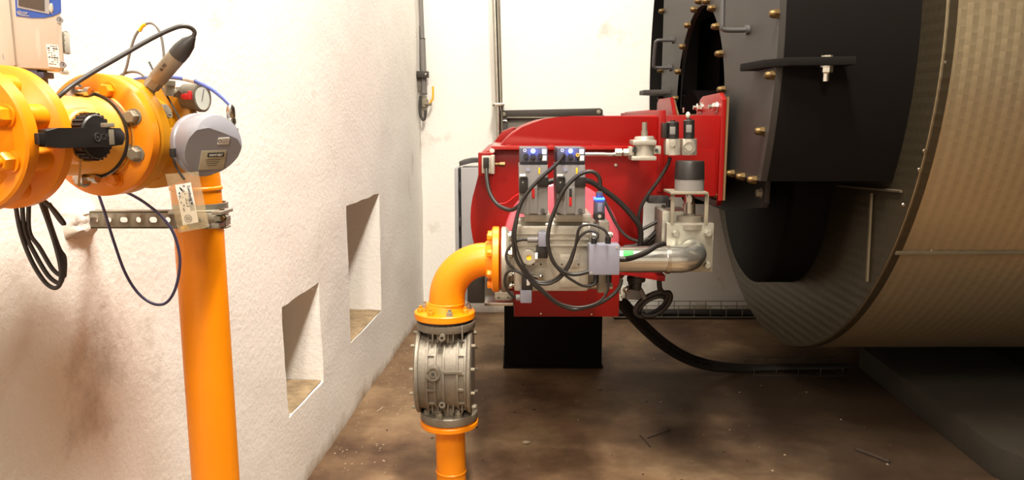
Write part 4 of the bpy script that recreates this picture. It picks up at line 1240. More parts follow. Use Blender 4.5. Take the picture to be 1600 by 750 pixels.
# strut bracket with real holes
SY = RY - 0.06
def strut():
    xa, xb2 = wx(SY) - 0.05, U(352, 345, SY).x
    zt_, zb_ = U(200, 331, SY).z, U(200, 356, SY).z
    zm = (zt_ + zb_) / 2; hh = (zt_ - zb_) / 2
    mb = MB()
    holes = [(147, 6, 4), (170, 4, 4), (193, 6.5, 4.2), (216, 4, 4.5), (239, 6.5, 4.5), (262, 4, 4.5), (285, 6.5, 4.5)]
    xs_ = [xa] + [U(px + 11.5, 345, SY).x for px, _, _ in holes]
    N = 24
    def cell(x0, x1, hole):
        cxm = U(hole[0], 345, SY).x
        hw, hv = hole[1] * mpp(SY), hole[2] * mpp(SY)
        inn_, out_ = [], []
        for k in range(N):
            t = 2 * PI * k / N
            c_, s_ = math.cos(t), math.sin(t)
            e = hw - hv
            px_ = (e if c_ > 0 else -e) if abs(c_) > 1e-6 else 0
            inn_.append((cxm + (max(e, 0) * (1 if c_ > 0 else -1) if abs(c_) > 1e-6 else 0) + hv * c_, zm + hv * s_))
            kx = ((x1 - cxm) if c_ > 0 else (cxm - x0)) / max(abs(c_), 1e-6)
            kz = hh / max(abs(s_), 1e-6)
            kk = min(kx, kz)
            out_.append((cxm + kk * c_, zm + kk * s_))
        for dy in (0, 0.003):
            A = [mb.v((x_, SY + dy, z_)) for x_, z_ in inn_]; B = [mb.v((x_, SY + dy, z_)) for x_, z_ in out_]
            for k in range(N): mb.face([A[k], A[(k + 1) % N], B[(k + 1) % N], B[k]])
            # true corners
            for (sx, sz) in ((x0, zm - hh), (x0, zm + hh), (x1, zm - hh), (x1, zm + hh)):
                near = sorted(range(N), key=lambda k: (out_[k][0] - sx) ** 2 + (out_[k][1] - sz) ** 2)[:2]
                mb.face([mb.v((sx, SY + dy, sz)), B[near[0]], B[near[1]]])
            if dy == 0: A0 = A
        for k in range(N): mb.face([A0[k], A0[(k + 1) % N], A[(k + 1) % N], A[k]])
    for i, h_ in enumerate(holes): cell(xs_[i], xs_[i + 1], h_)
    xl = xs_[-1]
    mb.box(V(((xl + xb2) / 2, SY + 0.0015, zm)), (xb2 - xl, 0.003, 2 * hh))
    for zz in (zm + hh, zm - hh): mb.box(V(((xa + xb2) / 2, SY + 0.013, zz)), (xb2 - xa, 0.026, 0.003))
    return mb, zm, xb2
sbk = thing('strut_bracket', 'perforated grey steel strut from left wall to the tall orange pipe', 'bracket', V((wx(SY), SY, U(200, 356, SY).z)))
mb, zm, xr = strut(); fin(mb, 'channel', STRUT, sbk, fix=False)
mb = MB(); mb.bpx(262, 330, 284, 335, SY - 0.006, SY + 0.02, 0.001); mb.ring(V((rx + 0.006, RY, zm)), (0, 0, 1), rr + 0.001, rr + 0.005, 0.026, 40)
mb.bpx(330, 331, 346, 336, SY - 0.03, SY + 0.03, 0.001); mb.bpx(334, 338, 356, 346, SY - 0.02, SY - 0.004, 0.001); mb.bpx(330, 349, 342, 357, SY - 0.03, SY + 0.03, 0.001)
pc_ = fin(mb, 'pipe_clamp', ZINC, sbk)
mb = MB().hexbolt(U(349, 341, SY - 0.02), (0, -1, 0), 0.005, 0.004); mb.cyl(U(347, 330, SY), U(347, 326, SY), 0.005, seg=6); fin(mb, 'clamp_bolt', BRASS, sbk)
mb = MB()
g = []
for j in range(15):
    row = []
    for i in range(19):
        u_, v_ = i / 18, j / 14
        edge = min(1, 4.5 * min(u_, 1 - u_)) * min(1, 4.0 * min(v_, 1 - v_))
        hgt = 0.026 * edge ** 0.5 * (0.75 + 0.25 * u_)
        y_ = SY - 0.055 + 0.095 * u_
        z_ = zm - 0.036 + 0.070 * v_
        n_ = V((noise.noise(V((u_ * 6, v_ * 6, 1))), noise.noise(V((u_ * 6, v_ * 6, 5))), noise.noise(V((u_ * 6, v_ * 6, 9))))) * 0.004
        row.append(mb.v(V((wx(y_) - 0.008 + hgt, y_, z_)) + n_))
    g.append(row)
for j in range(14):
    for i in range(18): mb.face([g[j][i], g[j][i + 1], g[j + 1][i + 1], g[j + 1][i]])
loop = g[0] + [r_[-1] for r_ in g[1:-1]] + g[-1][::-1] + [r_[0] for r_ in g[1:-1]][::-1]
mb.face(loop)
single(mb, 'plaster_patch', WALL, 'rough white plaster lump holding the steel strut in the left wall', 'plaster')

# plastic bag with instruction sheet
bg = thing('parts_bag', 'clear plastic bag holding a folded instruction sheet, hung by the meter', 'bag', U(298, 362, 1.19))
by = 1.19
mb = MB(); nx, nz = 10, 14
TL, TR, BL, BRr = U(258, 272, by), U(310, 268, by), U(279, 364, by - 0.01), U(327, 355, by - 0.01)
for side in (-1, 1):
    g = []
    for j in range(nz + 1):
        row = []
        for i in range(nx + 1):
            s_, t_ = i / nx, j / nz
            p = TL.lerp(TR, s_).lerp(BL.lerp(BRr, s_), t_)
            puff = 0.009 * math.sin(PI * s_) ** 0.6 * math.sin(PI * min(1, t_ * 0.9 + 0.08)) ** 0.5
            nz_ = noise.noise(V((s_ * 3, t_ * 5, side * 3))) * 0.0035 * math.sin(PI * s_) * math.sin(PI * t_)
            row.append(mb.v(p + V((0, side * puff + nz_, 0))))
        g.append(row)
    for j in range(nz):
        for i in range(nx): mb.face([g[j][i], g[j][i + 1], g[j + 1][i + 1], g[j + 1][i]])
fin(mb, 'polythene', BAG, bg, ang=80)
ly = by - 0.0125
sh = [U(273.5, 289, ly), U(298, 285, ly), U(310, 347, ly), U(286, 352, ly)]
mb = MB(); mb.prism(sh, (0, 0.0006, 0)); sht = fin(mb, 'instruction_sheet', LABEL, bg)
dn = (sh[3] - sh[0]).normalized(); rt_ = (sh[1] - sh[0]).normalized()
fo = V((0, -0.0009, 0))
text('Lumberg', 'sheet_heading', INK, sht, sh[0].lerp(sh[1], 0.82) + dn * 0.016 + fo, dn, rt_, 0.0066)
mb = MB(); mb.box(sh[0].lerp(sh[1], 0.84) + dn * 0.0315 + fo, (0.002, 0.0004, 0.003)); fin(mb, 'logo_square', INK, sht)
mb = MB()
for k in range(16):
    a, b_ = 0.15 + 0.45 * random.random(), 0.06 + 0.62 * k / 16
    c_ = sh[0].lerp(sh[1], a).lerp(sh[3].lerp(sh[2], a), b_) + fo
    if k % 3: mb.box(c_, (0.001 + 0.003 * random.random(), 0.0003, 0.0006 + 0.002 * random.random()), 0, Matrix.Rotation(random.random() * 2, 3, 'Y'))
    else: mb.ring(c_, (0, -1, 0), 0.0012, 0.0017, 0.0003, 14)
c_ = sh[0].lerp(sh[1], 0.42).lerp(sh[3].lerp(sh[2], 0.42), 0.86) + fo
mb.ring(c_, (0, -1, 0), 0.0052, 0.0058, 0.0003, 28)
for k in range(5): mb.box(c_ + V((-0.003 + 0.0015 * k, 0, 0)), (0.0005, 0.0003, 0.006))
fin(mb, 'assembly_drawings', INK, sht)
mb = MB()
for k in range(11):
    a = 0.76; c_ = sh[0].lerp(sh[1], a).lerp(sh[3].lerp(sh[2], a), 0.50) + rt_ * (-0.002 + 0.0006 * k) + fo
    if k % 2 == 0: mb.prism([c_ - dn * 0.008, c_ + dn * 0.012, c_ + dn * 0.012 + rt_ * 0.0003, c_ - dn * 0.008 + rt_ * 0.0003], (0, -0.0002, 0))
fin(mb, 'print_lines', DKPLAST, sht)
mb = MB().tube([U(311, 342, by), U(326, 355, by)], 0.0045, smooth=False); mb.tube([U(311, 354, by), U(322, 345, by)], 0.0045, smooth=False); mb.ball(U(280, 346, by), 0.006)
own(single(mb, 'plug_connector', BLACKP, 'black angled plug connector lying inside the clear plastic bag', 'connector'), None, None)
mb = MB().cyl(U(284, 358, by), U(293, 355, by), 0.0042, seg=14)
single(mb, 'gland_insert', YELP, 'small yellow insert at the bottom of the clear plastic bag', 'insert')
c_ = [(233, 97), (243, 117), (262, 152), (284, 194), (276, 203), (269, 232), (274, 258), (288, 280)]
mb = MB().tube(K(c_[:3], (1.285, 1.272)) + K(c_[3:], (1.235, 1.175)), 0.0017, seg=8); mb.bpx(264, 232, 272, 246, 1.17, 1.18, 0.001)
single(mb, 'cable_tie', BLACKP, 'long black cable tie holding the clear bag to the yellow meter', 'cable tie')
c_ = [(232, 98), (238, 110), (243, 122)]

# pressure transmitter
ty = 1.235
tr = thing('pressure_transmitter', 'slim grey pressure transmitter with black boot slanting up from the flange', 'transmitter', U(226, 150, ty))
p0, p1 = U(224, 149, ty), U(302, 58, ty - 0.02)
dr = (p1 - p0).normalized(); L = (p1 - p0).length
mb = MB().lathe(p0, dr, [(0.0115, 0), (0.0125, 0.002), (0.0125, L * 0.10), (0.0105, L * 0.11), (0.0105, L * 0.15), (0.0125, L * 0.16), (0.0125, L * 0.28)], 6); fin(mb, 'hex_base', STRUT, tr)
mb = MB().lathe(p0 + dr * L * 0.28, dr, [(0.0125, 0), (0.0135, 0.002), (0.0135, L * 0.40)], 28); fin(mb, 'sensor_body', STRUT, tr)
mb = MB().lathe(p0 + dr * L * 0.68, dr, [(0.0138, 0), (0.0138, L * 0.10), (0.011, L * 0.22), (0.006, L * 0.29), (0.004, L * 0.33)], 28); fin(mb, 'rubber_boot', DKPLAST, tr)
sd = dr.cross(V((0, -1, 0))).normalized()
text('IP 65', 'printed_rating', INK, tr, p0 + dr * L * 0.48 + V((0, -0.0140, 0)), dr, sd, 0.007)
cable('transmitter_cable', [U(*q, y) for q, y in (((301, 60), 1.215), ((304, 50), 1.215), ((297, 43), 1.21), ((283, 41), 1.20), ((262, 48), 1.19), ((230, 64), 1.17), ((190, 87), 1.14), ((150, 110), 1.11), ((115, 132), 1.08), ((95, 148), 1.06), ((80, 163), 1.06), ((62, 176), 1.07), ((45, 190), 1.08))], 0.0034, GREYCAB, 'dark grey cable arching from the pressure transmitter down behind the orange flange')
cable('signal_cable', [U(*q, 1.30) for q in ((185, 128), (196, 110), (203, 82), (211, 57), (222, 42), (233, 36), (243, 40), (251, 54), (255, 75), (257, 100))], 0.0022, GREYWIRE, 'thin grey cable rising in a loop above the orange meter flange')
cable('signal_cable', [U(*q, 1.305) for q in ((183, 128), (190, 117), (205, 112), (218, 114), (228, 122), (236, 132))], 0.0024, GREYWIRE, 'thin grey cable in a low arc on top of the meter flange')
mb = MB().tube([U(218, 49, 1.298), U(222, 42, 1.298), U(227, 38, 1.298)], 0.0028)
single(mb, 'cable_marker', YELP, 'small yellow sleeve on the thin grey cable loop', 'marker')
cable('sensor_cable', [U(*q, y) for q, y in (((195, 130), 1.31), ((215, 124), 1.31), ((240, 121), 1.30), ((268, 121), 1.29), ((300, 126), 1.27), ((328, 138), 1.25), ((348, 153), 1.24), ((361, 166), 1.235))], 0.0032, BLUEWIRE, 'blue cable arching above the gauge to the counter plug')
mb = MB().tube([U(288, 123, 1.277), U(305, 127, 1.266)], 0.0039, smooth=False)
single(mb, 'cable_sleeve', LABEL, 'white marker sleeve on the arching blue cable', 'sleeve')
mb = MB(); a, b = U(360, 163, 1.235), U(362, 202, 1.24)
mb.lathe(a, b - a, [(0.003, 0), (0.006, 0.004), (0.0068, 0.008), (0.0068, 0.020), (0.0062, 0.021), (0.0075, 0.023), (0.0075, 0.030), (0.006, 0.031), (0.006, 0.042)], 20)
single(mb, 'plug_connector', STEEL, 'shiny nickel plug connector at the end of the blue cable', 'connector')

# gauge
gy_ = 1.30
ga = thing('pressure_gauge', 'round pressure gauge with red stopcock behind the counter head', 'gauge', U(300, 172, gy_))
gd = V((0.97, -0.22, 0.0)).normalized()
gc = U(299, 152, gy_)
mb = MB().lathe(gc - gd * 0.012, gd, [(0.020, 0), (0.0225, 0.003), (0.0225, 0.026), (0.0245, 0.027), (0.0245, 0.033), (0.021, 0.034), (0.0205, 0.031), (0, 0.031)], 40); gb = fin(mb, 'gauge_case', CASTD, ga)
mb = MB().cyl(gc + gd * 0.0185, gc + gd * 0.0205, 0.0205, seg=40); dl = fin(mb, 'dial', GLASS, gb)
gs = V((0, 0, 1)).cross(gd).normalized()
mb = MB().tube([gc + gd * 0.021 + V((0, 0, -0.006)) - gs * 0.002, gc + gd * 0.021 + V((0, 0, 0.013)) + gs * 0.005], 0.0006, seg=6, smooth=False); fin(mb, 'needle', INK, dl)
mb = MB().cyl(U(266, 143, 1.27), U(287, 149, 1.29), 0.0068, seg=16); mb.cyl(U(265, 150, 1.27), U(265, 132, 1.27), 0.008, seg=18); mb.cyl(U(265, 134, 1.27), U(265, 126, 1.27), 0.0095, seg=8); mb.cyl(U(274, 141, 1.275), U(279, 147, 1.28), 0.009, seg=6); fin(mb, 'fitting', STRUT, ga)
mb = MB(); mb.box(U(292, 151, 1.262), (0.012, 0.008, 0.010), 0.002); mb.box(U(297, 149, 1.258), (0.006, 0.008, 0.014), 0.002); mb.cyl(U(285, 151, 1.27), U(294, 151, 1.262), 0.004, seg=12); fin(mb, 'stopcock', REDP, ga)

# hanging blue loop and black coil
cable('sensor_cable', [U(*q, 1.345) for q in ((150, 292), (163, 330), (178, 378), (195, 425), (215, 457), (238, 474), (258, 474), (272, 456), (280, 425), (280, 395), (270, 362), (252, 338), (228, 318), (205, 304), (182, 294))], 0.0026, NAVYWIRE, 'navy cable hanging in one long loop between strut and tall pipe')
for k, (dx, dy, wd, lab) in enumerate(((0, 0, 0, 'longest loop at its left side'), (7, -8, -2, 'middle loop'), (14, -18, -5, 'shortest loop at its right side'))):
    q = [(24 + dx * 1.5, 318), (32 + dx, 362), (48 + dx, 405 + dy), (68 + dx, 438 + dy), (84 + dx, 450 + dy), (94 + dx * .5, 443 + dy), (95 + dx * .4, 420 + dy), (88 + dx * .3, 388), (76 + dx * .2, 350), (62 + dx * .4, 312)]
    cable('coiled_cable', [U(*p, 1.10 + 0.004 * k) for p in q], 0.0032, GREYCAB, 'dark hanging cable under the near orange flange, ' + lab)
cable('coiled_cable', [U(*q, 1.09) for q in ((70, 315), (82, 326), (95, 342), (100, 350), (94, 344), (84, 330), (76, 318))], 0.0034, GREYCAB, 'short dark cable stub bent back beside the hanging cable loops')

# flow computer
fy_ = 1.075
fcp = thing('volume_corrector', 'white electronic gas volume corrector with blue panel and screen', 'flow computer', U(35, 112, fy_ + 0.03))
def fp(px, py, dy=0.0): return U(px, py, fy_ + dy)
mb = MB(); mb.prism([fp(-15, -120), fp(88, -120), fp(93, 0), fp(96, 40), fp(101, 106), fp(98, 110), fp(-15, 105)], (-0.034, 0.056, 0), 0.007)
mb.bpx(94, 48, 103, 84, fy_ + 0.006, fy_ + 0.02, 0.004); mb.bpx(91, 107, 99, 116, fy_ + 0.004, fy_ + 0.02, 0.003); mb.bpx(-14, -100, 24, 104, fy_ - 0.004, fy_ + 0.01, 0.004)
cs = fin(mb, 'case', WHITEP, fcp)
mb = MB(); mb.prism([fp(18, -90, -0.0015), fp(92, -90, -0.0015), fp(94.5, 19.5, -0.0015), fp(82, 25, -0.0015), fp(68, 27.8, -0.0015), fp(50, 28, -0.0015), fp(25, 25, -0.0015)], (0, 0.002, 0)); pnl = fin(mb, 'front_panel', BLUEP, fcp)
mb = MB(); mb.prism([fp(24, -80, -0.003), fp(76, -80, -0.003), fp(77, 22, -0.003), fp(27, 12, -0.003)], (0, 0.002, 0)); fin(mb, 'screen_bezel', CABIN, pnl)
mb = MB(); mb.prism([fp(27.5, -76, -0.004), fp(67, -76, -0.004), fp(69, 17.5, -0.004), fp(29, 9, -0.004)], (0, 0.002, 0)); fin(mb, 'screen', SCREEN, pnl)
mb = MB().lathe(fp(81, 13, -0.0015), (0, -1, 0), [(0.005, 0), (0.004, 0.002), (0, 0.003)], 20)
for q in mb.bm.verts: q.co.x = fp(81, 13).x + (q.co.x - fp(81, 13).x) * 0.55
for q in mb.bm.verts: q.co.z = fp(81, 13).z + (q.co.z - fp(81, 13).z) * 1.4
kb = fin(mb, 'key_button', WHITEP, pnl)
text('elcor', 'maker_name', WHITEP, pnl, fp(35, 19.5, -0.0022), (1, 0, -0.12), (0, 0, 1), 0.0072)
mb = MB().tube([fp(28, 21.5, -0.002), fp(35, 24, -0.002), fp(46, 25, -0.002)], 0.0005, seg=6); fin(mb, 'underline', WHITEP, pnl)
for px, py in ((12, 89), (94, 31), (99, 101)):
    mb = MB().ring(fp(px, py, -0.001), (0, -1, 0), 0.0034, 0.0062 if px == 12 else 0.0045, 0.002, 20); mb.cyl(fp(px, py, 0), fp(px, py, -0.0013), 0.0036, seg=12); sc_ = fin(mb, 'screw_recess', CABIN, cs)
    mb = MB(); mb.box(fp(px - 0.6, py, -0.0015), (0.003, 0.0006, 0.0012), 0, Matrix.Rotation(0.8, 3, 'Y')); fin(mb, 'screw_slot', DKPLAST, sc_)
mb = MB().ball(fp(61, 70, 0.0005), 0.004, (1.1, 0.35, 6.0), 16); fin(mb, 'moulded_ridge', WHITEP, cs)
lt = [fp(72, 69, -0.0006), fp(91, 71, -0.0006), fp(94, 106, -0.0006), fp(76, 104, -0.0006)]
mb = MB(); mb.prism(lt, (0, 0.0006, 0)); lb_ = fin(mb, 'rating_plate', LABEL, cs)
mb = MB()
for k in range(9):
    for j in range(4):
        if random.random() < 0.2: continue
        a = lt[0].lerp(lt[3], (k + 0.7) / 10).lerp(lt[1].lerp(lt[2], (k + 0.7) / 10), 0.1 + 0.22 * j) + V((0.0012, -0.0004, 0))
        mb.box(a, (0.0016 + 0.0016 * random.random(), 0.0002, 0.0009 + (0.0008 if k % 4 == 1 else 0)))
fin(mb, 'print_marks', INK, lb_)
mb = MB()
for j in range(4):
    for i in range(2): mb.box(fp(97 + i * 4, 55 + 8 * j, 0.0055), (0.0009, 0.0006, 0.0009))
fin(mb, 'vent_holes', DKPLAST, cs)
mb = MB(); mb.bpx(-14, 106, 62, 150, fy_ + 0.005, fy_ + 0.03, 0.003); mb.bpx(58, 112, 69, 122, fy_ + 0.005, fy_ + 0.03, 0.002); fin(mb, 'mounting_foot', BLUEDK, fcp)

# ================================================================== BACK WALL ITEMS
# wall conduit with box and ball valve
wy = 4.69
cd = thing('wall_conduit', 'grey conduit pipe dropping down the corner of the back wall', 'conduit', U(662, 150, wy))
mb = MB().tube([U(656.5, -60, wy), U(657.5, 0, wy), U(660, 62, wy)], 0.0135, smooth=False); mb.tube([U(660, 60, wy), U(663, 148, wy)], 0.0175, seg=14, smooth=False); fin(mb, 'pipe', GREYWIRE, cd)
mb = MB().tube([U(656, 40, wy), U(656.5, 90, wy), U(657, 112, wy)], 0.004); fin(mb, 'side_wire', GREYCAB, cd)
mb = MB().ring(U(660, 61, wy), (0, 0, 1), 0.0135, 0.019, 0.004, 20); mb.ring(U(663, 147, wy), (0, 0, 1), 0.0165, 0.019, 0.004, 20); fin(mb, 'collar', GREYCAB, cd)
cb = thing('conduit_bracket', 'small dark steel bracket box fixed over the corner conduit', 'bracket', U(657, 143, wy))
mb = MB(); mb.bpx(647, 111, 669, 121, wy - 0.05, wy + 0.01, 0.003); fin(mb, 'top_plate', FRAME, cb)
mb = MB(); mb.bpx(647, 121, 658, 143, wy - 0.01, wy + 0.06, 0.003); fin(mb, 'side_plate', PANEL, cb)
for px, py in ((649, 138), (665, 116), (650, 120)):
    mb = MB().lathe(U(px, py, wy - (0.05 if py < 122 and px > 655 else 0.012)), (0, -1, 0), [(0.006, 0), (0, 0.003)], 10); fin(mb, 'screw', STEEL, cb)
bvv = thing('brass_ball_valve', 'small ball valve with yellow lever at the foot of the corner conduit', 'valve', U(663, 175, wy))
mb = MB().cyl(U(662.5, 149, wy), U(663.5, 173, wy), 0.016, seg=8); mb.cyl(U(663, 155, wy), U(663.5, 168, wy), 0.024, seg=20, bev=0.004); mb.cyl(U(664, 162, wy - 0.02), U(674, 163, wy - 0.03), 0.010, seg=10); fin(mb, 'valve_body', STRUT, bvv)
mb = MB().tube([U(671, 162, wy - 0.03), U(676, 155, wy - 0.035), U(676.5, 150, wy - 0.035), U(676.5, 135, wy - 0.035)], 0.006, seg=8, sub=3); fin(mb, 'lever', YELP, bvv, label='yellow coated lever of the small valve')
cable('conduit_wire', [U(*q, wy - 0.02) for q in ((657, 150), (656, 165), (657, 180), (661, 187), (664, 184), (665, 172))], 0.0085, GREYCAB, 'dark wire looping below the small wall valve')
# twin pipes
tw = thing('twin_conduit', 'tall steel pipe pair with clamp rising behind the red burner', 'conduit', U(778, 240, 4.55))
mb = MB().tube([U(770, -60, 4.55), U(773, 0, 4.55), U(778.5, 170, 4.55), U(781, 300, 4.55)], 0.0165, seg=18, smooth=False); fin(mb, 'pipe', STEEL, tw)
mb = MB().tube([U(776.5, -60, 4.585), U(779, 0, 4.585), U(783, 170, 4.585), U(786, 300, 4.585)], 0.0095, seg=14, smooth=False); fin(mb, 'pipe', STRUT, tw)
mb = MB(); mb.bpx(770, 161, 787, 166, 4.53, 4.77, 0.003); cl = fin(mb, 'clamp', STEEL, tw)
for px in (770.5, 786): 
    mb = MB().ball(U(px, 163.5, 4.53), 0.008); fin(mb, 'clamp_screw', STEEL, cl)
# framed hatch
hy = 4.62
ht = thing('framed_hatch', 'dark framed grey metal hatch on the back wall behind the burner', 'hatch', U(860, 330, hy))
mb = MB(); mb.prism([U(x, y, hy) for x, y in ((782, 172.5), (938, 169), (942, 172), (942, 181), (783, 184))], (0, 0.10, 0), 0.004)
mb.bpx(783, 184, 793, 330, hy + 0.005, hy + 0.10, 0.003); mb.bpx(934, 180, 942, 330, hy + 0.005, hy + 0.10, 0.003); mb.bpx(783, 326, 942, 332, hy + 0.005, hy + 0.1, 0.002)
hf = fin(mb, 'frame', FRAME, ht)
mb = MB(); mb.bpx(792, 182, 936, 328, hy + 0.04, hy + 0.1, 0.002); fin(mb, 'panel', PANEL, ht)
mb = MB(); mb.bpx(792, 182.5, 938, 184.5, hy + 0.0, hy + 0.04, 0.001); fin(mb, 'panel_edge', STRUT, ht)
for px, py in ((787, 178.5), (935.5, 175), (787, 226)):
    mb = MB().lathe(U(px, py, hy), (0, -1, 0), [(0.013, 0), (0.012, 0.004), (0.006, 0.005), (0, 0.006)], 16); fin(mb, 'bolt', STRUT, hf)
mb = MB().tube([U(783, 189, hy), U(791, 189, hy), U(793, 191, hy)], 0.006); fin(mb, 'hook', STEEL, hf)

# light grey cabinet left behind the burner
ky = 3.76
kb_ = thing('switch_cabinet', 'light grey narrow cabinet standing behind the left end of the burner', 'cabinet', U(760, 470, ky))
mb = MB(); mb.bpx(720, 262, 800, 470, ky + 0.004, ky + 0.25, 0.004); fin(mb, 'cabinet_body', CABIN, kb_)
mb = MB(); mb.bpx(710, 263, 718, 470, ky + 0.02, ky + 0.22, 0.003); dr_ = fin(mb, 'side_door', CABIN, kb_)
mb = MB(); mb.bpx(717.4, 264, 720.5, 470, ky + 0.03, ky + 0.2); fin(mb, 'door_gap', DKPLAST, kb_)
for py in (285, 340): 
    mb = MB(); mb.bpx(717.5, py, 720, py + 14, ky + 0.0, ky + 0.03, 0.001); fin(mb, 'hinge', DKPLAST, kb_)
mb = MB(); mb.prism([U(x, y, ky + 0.02) for x, y in ((717, 253), (724, 250), (736, 247.5), (752, 247), (752, 254), (736, 254), (724, 257), (718, 260))], (0, 0.10, 0), 0.003)
single(mb, 'cable_duct', DKPLAST, 'dark curved duct resting on top of the light grey cabinet', 'duct')

# things below the burner at right
dv = thing('drain_fitting', 'dark cast fitting with short outlet under the silver pipe', 'fitting', U(993, 455, 2.8))
mb = MB(); mb.cyl(U(994, 431, 2.8), U(994, 440, 2.8), 0.034, seg=20, bev=0.003); mb.cyl(U(994, 440, 2.8), U(992, 452, 2.8), 0.022, seg=18); fin(mb, 'fitting_body', DKPLAST, dv)
mb = MB().tube([U(998, 449, 2.8), U(1003, 457, 2.8), U(1007, 466, 2.8)], 0.009); fin(mb, 'outlet', GREYWIRE, dv)
mb = MB().cyl(U(982, 437, 2.8), U(992, 437, 2.8), 0.02, seg=12); fin(mb, 'side_cap', BLACKP, dv)
ab = thing('angle_bracket', 'bright galvanised angle bracket with bolt beside the red casing', 'bracket', U(974, 466, 2.66))
mb = MB(); mb.bpx(970, 447, 977, 466, 2.64, 2.66, 0.001); mb.bpx(968, 462, 972, 470, 2.64, 2.7, 0.001); fin(mb, 'plate', WHITEP, ab)
mb = MB().hexbolt(U(977, 453, 2.63), (0.5, -1, 0), 0.009, 0.01, 0.012); fin(mb, 'bolt', STEEL, ab)
mb = MB(); mb.prism([U(x, y, 2.9) for x, y in ((978, 458), (986, 452), (1000, 452), (1008, 462), (1008, 470), (978, 468))], (0, 0.08, 0), 0.003)
single(mb, 'white_cover', CABIN, 'pale angular cover plate behind the angle bracket and cable loop', 'cover')

# corrugated hoses to the floor and the tied loop
hz = [(968, 462, 2.90), (985, 482, 3.0), (1008, 507, 3.12), (1040, 535, 3.25), (1075, 556, 3.38), (1115, 568, 3.5), (1165, 573, 3.6), (1230, 574, 3.62), (1322, 574, 3.62)]
for k, (dx, dy, dz, lab) in enumerate(((0, 0, 0.0, 'upper of the two'), (-4, 7, -0.03, 'lower of the two'))):
    pts = []
    for x, y, Y in hz:
        p = U(x + dx, y + dy, Y + dz); p.z = max(p.z, 0.016); pts.append(p)
    cable('floor_hose', pts, 0.0155, RUBBER, lab + ' thick black cables sagging from the burner to the floor')
lp_ = [(1030, 438), (1031, 450), (1036, 457), (1046, 458), (1047, 468), (1038, 482), (1022, 492), (1008, 493), (1003, 487)]
cable('looped_cable', [U(x, y, 2.86 + 0.004 * i) for i, (x, y) in enumerate(lp_)], 0.010, RUBBER, 'dark cable dropping from the red bracket into the tied loop')
for k, (dx, dy, sc2, lab) in enumerate(((0, 0, 1.0, 'outer turn'), (2, 3, 0.8, 'inner turn'))):
    q = []
    for i in range(15):
        t = 2 * PI * i / 14
        a = (1018 + dx + 26 * sc2 * math.cos(t) * 0.95 + 6 * math.sin(t), 475 + dy - 16 * sc2 * math.cos(t) * 0.9 + 12 * sc2 * math.sin(t))
        q.append(U(a[0], a[1], 2.88 + 0.03 * k + 0.02 * math.sin(t)))
    cable('looped_cable', q, 0.009, GREYCAB, lab + ' of the dark cable loop tied beside the floor hoses')

# wire cable tray along the foot of the back wall
def wire_tray(name, xa, xb2, Y, z0_, h_, wdt, step, label, m):
    t = thing(name, label, 'cable tray', V(((xa + xb2) / 2, Y + wdt / 2, 0)))
    mb = MB()
    for yy in (Y, Y + wdt):
        for zz in (z0_ + 0.004, z0_ + h_): mb.tube([V((xa, yy, zz)), V((xb2, yy, zz))], 0.0028, seg=6, smooth=False)
    n = int((xb2 - xa) / step)
    for i in range(n + 1):
        x = xa + step * i
        mb.tube([V((x, Y, z0_ + h_)), V((x, Y, z0_ + 0.003)), V((x, Y + wdt, z0_ + 0.003)), V((x, Y + wdt, z0_ + h_))], 0.0026, seg=6, smooth=False)
    fin(mb, 'wire_mesh', m, t)
    return t
ty_ = 4.58
xa, xb2 = U(960, 480, ty_).x, U(1300, 480, ty_).x
wt = wire_tray('cable_tray', xa, xb2, ty_, 0.012, 0.075, 0.12, 0.098, 'wire mesh cable tray along the foot of the back wall', STRUT)
mb = MB(); mb.box(((xa + xb2) / 2, ty_ + 0.06, 0.007), (xb2 - xa, 0.10, 0.010), 0.002); fin(mb, 'support_strip', FRAME, wt)
for k in range(3):
    cable('tray_cable', [V((xa, ty_ + 0.03 + 0.03 * k, 0.03)), V(((xa + xb2) / 2, ty_ + 0.032 + 0.03 * k, 0.03)), V((xb2, ty_ + 0.03 + 0.03 * k, 0.03))], 0.0125, RUBBER, 'black cable lying in the wire tray at the back wall', 'black cables in the back wall tray')
wire_tray('cable_tray', U(1168, 575, 3.6).x, 1.60, 3.5, 0.004, 0.045, 0.16, 0.105, 'dark wire cable tray on the floor under the boiler', FRAME)

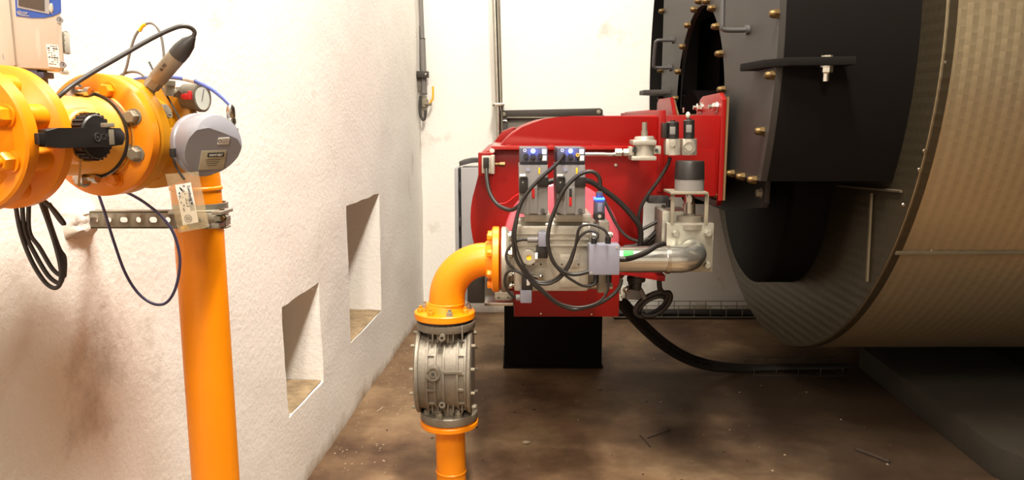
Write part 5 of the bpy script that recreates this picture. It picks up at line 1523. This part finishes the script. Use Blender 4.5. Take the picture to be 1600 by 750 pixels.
# ================================================================== FLOOR LITTER
mb = MB()
for k in range(420):
    t = random.random() ** 0.8
    Y = 2.5 + 2.1 * t
    off = abs(random.gauss(0, 0.10)) + 0.01
    p = V((wx(Y) + off + 0.01, Y, 0.001)); s_ = 0.001 + 0.0034 * random.random() ** 3
    mb.box(p, (s_ * 1.6, s_, s_ * 0.5), 0, Matrix.Rotation(random.random() * 3, 3, 'Z'))
for k in range(70):
    p = V((random.uniform(-0.5, 1.5), random.uniform(2.3, 4.4), 0.001)); s_ = 0.0018 + 0.004 * random.random() ** 3
    mb.box(p, (s_ * 1.6, s_, s_ * 0.5), 0, Matrix.Rotation(random.random() * 3, 3, 'Z'))
own(fin(mb, 'plaster_crumbs', DEBRIS), 'pale plaster crumbs scattered on the floor along the left wall', 'debris', None, 'stuff')
mb = MB()
for k in range(90):
    p = V((random.uniform(-0.5, 1.6), random.uniform(2.2, 4.4), 0.001)); s_ = 0.002 + 0.005 * random.random() ** 2
    mb.box(p, (s_ * 2, s_, s_ * 0.4), 0, Matrix.Rotation(random.random() * 3, 3, 'Z'))
own(fin(mb, 'dark_grit', DIRT), 'dark grit and dirt specks scattered over the concrete floor', 'debris', None, 'stuff')
def stick(a, b, r, m, name, label, cat):
    p, q = UZ(*a, r), UZ(*b, r)
    mb = MB().tube([p, p.lerp(q, 0.5) + V((0.003, 0, 0)), q], r, seg=6); single(mb, name, m, label, cat)
stick((1338, 702), (1390, 722), 0.006, DIRT, 'wood_splinter', 'dark flat splinter on the floor in front of the concrete plinth', 'splinter')
stick((1000, 680), (1016, 698), 0.003, DIRT, 'twig', 'thin dark twig on the floor, the steeper of two crossing', 'twig')
stick((1012, 684), (1047, 670), 0.003, DIRT, 'twig', 'thin dark twig on the floor, the flatter of two crossing', 'twig')
stick((589, 643), (597, 637), 0.0025, DEBRIS, 'wood_chip', 'pale sliver on the floor near the left wall', 'chip')
p = UZ(822, 691, 0.006)
mb = MB().ball(p, 0.013, (1.2, 0.9, 0.45), 10)
for q in mb.bm.verts: q.co += V((noise.noise(q.co * 90), noise.noise(q.co * 90 + V((3, 0, 0))), 0)) * 0.003
single(mb, 'pebble', DEBRIS, 'pale stone chip on the floor right of the lower orange pipe', 'stone')
